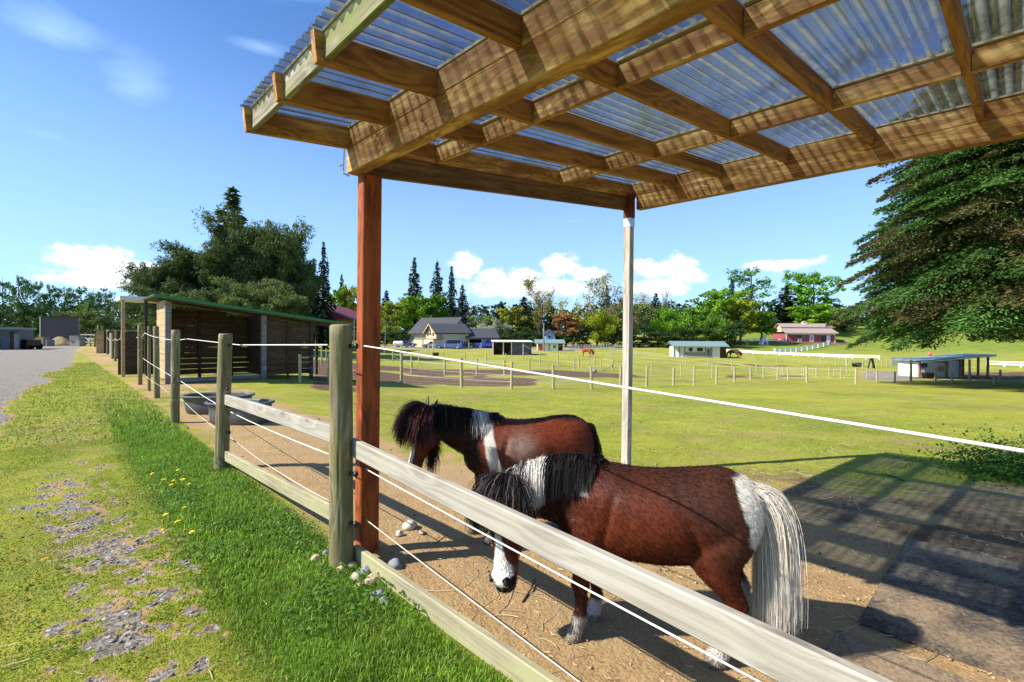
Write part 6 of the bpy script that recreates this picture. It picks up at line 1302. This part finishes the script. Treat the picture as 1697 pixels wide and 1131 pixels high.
def car(px, by, Y, length, h, mat, label, nm, kind='suv', rz=0.0, cat='car', group='vehicles parked at the house'):
    p = P(px, by, Y); t = thing(nm, label, cat, (p.x, p.y, H(p.x, p.y)), rz, group); L = length; w_ = 1.85
    if kind == 'suv': prof = [(-.5, .32), (.5, .32), (.5, .62), (.485, .78), (.25, .92), (.13, .98), (.03, 1.62), (-.03, 1.70), (-.44, 1.68), (-.49, 1.2), (-.5, .75)]
    elif kind == 'truck': prof = [(-.5, .40), (.5, .40), (.5, .95), (.27, 1.02), (.20, 1.08), (.10, 1.66), (-.10, 1.68), (-.14, 1.05), (-.5, 1.02)]
    else: prof = [(-.5, .28), (.5, .28), (.49, .60), (.26, .78), (.10, 1.25), (-.18, 1.28), (-.36, .88), (-.5, .82)]
    hs = h/max(z for _, z in prof); pr = [(x*L, z*hs) for x, z in prof]; b = MB()
    def ring(y, ins): return [(x*(1-ins*.4) , y, (z if z < .95*hs*1.0 else z-ins*.6) ) for x, z in pr]
    b.loft([[(x*.97, -w_/2, z*.99) for x, z in pr], [(x, -w_/2+.1, z) for x, z in pr], [(x, w_/2-.1, z) for x, z in pr], [(x*.97, w_/2, z*.99) for x, z in pr]]); obj('body', b, mat, t)
    top = [q for q in pr if q[1] > 1.0*hs]; g_ = [(x*.96, z-.09*hs) for x, z in pr if z > 1.15*hs]; x0 = min(q[0] for q in g_); x1 = max(q[0] for q in g_); zz = max(q[1] for q in g_)
    zb = .98*hs if kind != 'sedan' else .84*hs
    for y in (-w_/2-.015, w_/2+.015): b = MB(); b.prism([(x0+.1, 0, zb), (x1+.28, 0, zb), (x1-.02, 0, zz), (x0+.2, 0, zz)], (0, y-.006, 0), (0, 1, 0), .012); obj('window', b, M_glassd, t)
    for x in (-.32*L, .33*L):
        for y in (-w_/2+.05, w_/2-.05): b = MB(); b.tube([(x, y-.11, .33), (x, y+.11, .33)], .34, 16); wl = obj('wheel', b, M_tyre, t); b = MB(); b.tube([(x, y-.125, .33), (x, y+.125, .33)], .18, 12); obj('rim', b, M_galv, wl)
    for y in (-.65, .65): b = MB(); b.ball((L*.5-.02, y, .72*hs), (.06, .16, .09), 8, 6); obj('headlight', b, M_white, t)
    b = MB(); b.box((0, 0, .34), (L*.96, w_*.9, .12)); obj('underbody', b, M_black, t); return t
def build_cars():
    car(745, 576, 92, 5.3, 1.75, plain('blue_car_paint', (.09, .15, .34), .25, metal=.2, var=.05), 'dark blue estate car parked in front of the cream house', 'parked_car', 'suv', R(170))
    car(768, 576, 95, 4.6, 1.35, plain('dark_car_paint', (.02, .03, .06), .25, var=.05), 'low dark car right of the blue estate car, before the garage', 'parked_car', 'sedan', R(190))
    car(718, 575, 97, 4.5, 1.35, plain('silver_car_paint', (.5, .52, .55), .3, metal=.5, var=.05), 'silver car half hidden behind the blue estate car', 'parked_car', 'sedan', R(180))
    car(810, 576, 98, 5.4, 1.75, plain('bright_blue_paint', (.03, .07, .45), .25, var=.05), 'bright blue pickup truck in the open garage', 'pickup_truck', 'truck', R(180))
    car(672, 573, 99, 4.6, 1.4, plain('navy_car_paint', (.03, .05, .12), .3, var=.05), 'dark car parked left of the deck stairs', 'parked_car', 'sedan', R(0))
    b = MB(); q = Px(714, 576, 93)

# ------------------------------------------------------------------ far fences
M_farpost = plain('field_post', (.40, .36, .20), .85, var=.2)
M_wire = plain('fence_wire', (.42, .42, .40), .5, var=.1)
def far_fence(label, posts, r, wires=(.35, .7, 1.0), mat=None, wr=.006, rail=None, runs=True):
    """posts: (px, base y, top y)"""
    gs = []
    for px, by, ty in posts:
        g = G(px, by); h = HC+ray(px, ty).z*(g.y/ray(px, ty).y)-g.z; gs.append((g, h))
    t = thing('wire_fence' if rail is None else 'rail_fence', label, 'fence', gs[0][0])
    for g, h in gs:
        b = MB(); rr = r*random.uniform(.85, 1.15); lx, ly = random.gauss(0, .015), random.gauss(0, .015); b.tube([(0, 0, -.15), (lx*.5, ly*.5, h*.5), (lx, ly, h)], [rr*1.05, rr, rr*.95], 8); o = obj('post', b, mat or M_farpost, t); o.location = g-gs[0][0]
    if wires:
        b = MB()
        for w_ in wires:
            for (a, ha), (c, hc_) in zip(gs[:-1], gs[1:]):
                if (a-c).length > 14: continue
                z = Vector((0, 0, 1)); p = a-gs[0][0]+z*ha*w_*.93; q = c-gs[0][0]+z*hc_*w_*.93; m_ = (p+q)/2-z*.012; b.tube([p, m_, q], wr, 3, cap=False)
        obj('wires', b, M_wire, t)
    if rail:
        for w_ in rail:
            for (a, ha), (c, hc_) in zip(gs[:-1], gs[1:]):
                z = Vector((0, 0, 1)); p = a-gs[0][0]+z*ha*w_; q = c-gs[0][0]+z*hc_*w_; d = (q-p); b = MB(); b.prism([(0, 0, -.07), (0, 0, .07), (0, .05, .07), (0, .05, -.07)], p-Vector((0, .08, 0)), d.normalized(), d.length); obj('rail', b, mat, t)
    return t
def netting(parent, a, b, h, cell=.12):
    mb = MB(); L = (b-a).length; d = (b-a).normalized(); n = int(L/cell)
    for i in range(n): p = a+d*(i*cell); mb.tube([p, p+Vector((0, 0, h))], .0018, 3, cap=False)
    for j in range(int(h/cell)+1): mb.tube([a+Vector((0, 0, j*cell)), b+Vector((0, 0, j*cell))], .0018, 3, cap=False)
    return mb
def build_far_fences():
    A_ = [(497, 634, 588), (545, 634, 586), (600, 635, 585), (665, 635.5, 584), (765, 642.6, 593), (847.5, 645.3, 600), (917, 645, 605), (980, 645, 609), (1028, 643, 607), (1072, 642, 607), (1115.6, 639.3, 610), (1150, 640, 608), (1187.5, 637.5, 608), (1217, 634, 608), (1243.7, 630, 609), (1265, 627.5, 606.5), (1288, 630, 609), (1306, 631, 610.5), (1337, 634, 609)]
    ta = far_fence('post and netting fence along the far side of the near green paddock', A_, .055, (.3, .55, .8, 1.0))
    g = [G(a, b) for a, b, _ in A_]; mb = MB()
    for i in range(2, 9):
        n = netting(None, g[i]-g[0]+Vector((0, 0, .03)), g[i+1]-g[0]+Vector((0, 0, .03)), .55); k = len(mb.v); mb.v += n.v; mb.f += [tuple(k+j for j in f) for f in n.f]
    obj('netting', mb, M_wire, ta)
    far_fence('wire fence with pale posts across the right of the paddock below the lean-to shed', [(1337, 634.5, 608), (1418, 637, 610), (1483, 635, 616), (1509.5, 635, 597), (1550, 635, 610), (1578, 635.5, 619), (1607, 634, 596), (1646.5, 637, 625), (1657, 637, 613), (1740, 640, 614)], .06, (.4, .95))
    far_fence('second row of wire fence across the brown strip', [(651, 601, 579), (682, 619.5, 588), (737, 621.5, 594), (790, 621.5, 595), (836, 622.5, 597), (877.5, 617.5, 595), (952, 616.5, 595), (996, 613.5, 593), (1015, 615.5, 597), (1080, 620, 598), (1129, 624, 601), (1180, 627, 602.5)], .05, (.5, 1.0))
    far_fence('third row of wire fence through the middle fields', [(694, 604, 582), (735, 600.5, 584), (771, 599.5, 583), (805.6, 604, 586), (838, 602.5, 586), (867, 597, 570), (895, 604.6, 586), (925, 607, 587), (959.6, 610.5, 589.5), (985, 615, 586)], .05, (.5, 1.0))
    far_fence('fourth row of wire fence running right past the grazing horse', [(1015, 593, 579), (1071, 598, 585), (1103, 600.5, 586), (1137.5, 604.5, 589), (1172.8, 608.5, 593), (1213, 614.5, 597.5), (1253.5, 619.5, 603), (1298, 622.5, 608), (1332, 624, 610), (1353, 626, 611)], .05, (.4, .75, 1.0))
    far_fence('wire fence in front of the white rail fence', [(1196, 593, 579), (1237, 595.5, 584), (1251.6, 598, 585), (1268, 598, 586), (1288, 600, 586), (1301.6, 600, 588), (1325, 602.6, 587), (1360, 604, 590), (1385, 606, 592), (1402, 607, 594), (1429, 612, 596), (1452, 610, 597), (1461, 609, 596), (1469, 609, 596)], .05, (.5, 1.0))
    far_fence('short wire pen in the field near the gravel lane', [(1374, 626, 609), (1382, 624, 610), (1393, 627, 609), (1399, 627, 609), (1403, 618, 594), (1436, 629, 610), (1453, 634, 614), (1500, 617, 596)], .045, (.5, 1.0))
    far_fence('wire fence in front of the house drive', [(637, 586, 571), (711, 584, 575), (717.5, 585, 577), (737, 583, 569), (759, 583, 569), (777, 583, 568), (797.5, 583, 568)], .06, (.5, 1.0))
    far_fence('wire fence right of the blue run-in shed', [(889.5, 586, 568), (904, 578, 568), (912, 587, 574), (935, 589, 572), (1012, 594, 575), (1018, 588, 573), (1055, 590, 576), (1086, 592, 578)], .05, (.5, 1.0))
    far_fence('white rail fence along the lane in front of the red barn', [(1203, 584, 579.5), (1225, 585.5, 580.5), (1248, 587, 582), (1270, 588.5, 583), (1292, 589.5, 584), (1316, 590.5, 585), (1340, 591.5, 586), (1365, 592.5, 587), (1391, 594, 588), (1413, 595, 588.5), (1435, 595.5, 589), (1457, 596, 589.5)], .10, None, M_white, rail=(.45, .9))
    far_fence('white rail fence at the right below the green slope', [(1636, 607, 598), (1665, 608, 599.5), (1692, 609, 600), (1730, 611, 601)], .08, None, M_white, rail=(.45, .9))
    far_fence('white picket-like fence climbing the slope to the red barn', [(1284, 585.5, 578), (1293, 585, 578), (1302, 584.5, 578), (1311, 584, 577.5), (1320, 583, 576.5), (1329, 582, 575.5), (1338, 581, 574), (1347, 579, 572), (1356, 577, 570), (1365, 574.5, 568), (1373, 572, 566)], .16, None, M_white, rail=(.3, .62, .92))
    far_fence('white fence rising to the left of the barn meadow', [(1206, 572, 567), (1216, 570, 565), (1226, 568, 563), (1238, 566.5, 562), (1250, 566, 561), (1262, 566, 561), (1290, 567, 562), (1303, 568, 563)], .13, None, M_white, rail=(.5, .92))
    far_fence('grey metal gate panels left of the lean-to shed', [(1477, 607, 594), (1493, 607, 594), (1510, 607, 593), (1526, 607, 594)], .05, None, M_galv, rail=(.2, .42, .64, .86, .98))
    # diagonal brace
    a = G(1000, 615.5); c = P(1015, 604, G(1015, 615.5).y); b = MB(); b.tube([Vector((0, 0, 0)), c-a], .04, 6); o = obj('fence_brace', b, M_farpost); o.location = a; tag(o, 'diagonal brace pole leaning against a post in the second row of wire fence', 'brace')
    # power lines over the fields at right
    # white bucket
    g = G(984.5, 618); b = MB(); b.ball((0, 0, .12), (.22, .2, .16), 10, 7); o = obj('rock', b, M_concrete, smooth=True); o.location = g; tag(o, 'pale boulder by a post of the second wire fence row', 'rock')
    # far left yard fence
    far_fence('wooden yard fence across the end of the road, right of the hay heap', [(134, 572, 553), (142, 573, 553), (150, 574, 553), (158, 575, 553)], .06, None, M_greywood, rail=(.3, .6, .9))
    # extra thin posts near the shelter
    far_fence('short run of wooden posts beyond the right end of the shelter', [(533, 606, 574), (541, 598, 578)], .05, None)

# ------------------------------------------------------------------ assemble
build_ground(); build_canopy(); build_fence(); build_mats(); build_ponies(); build_grass(); clover(); litter(); build_small(); build_shelter(); build_buildings(); build_cars(); build_far_fences(); build_trees()
scene.render.film_transparent = False
scene.cycles.transparent_max_bounces = 12; scene.cycles.max_bounces = 8; scene.cycles.diffuse_bounces = 3; scene.cycles.glossy_bounces = 3
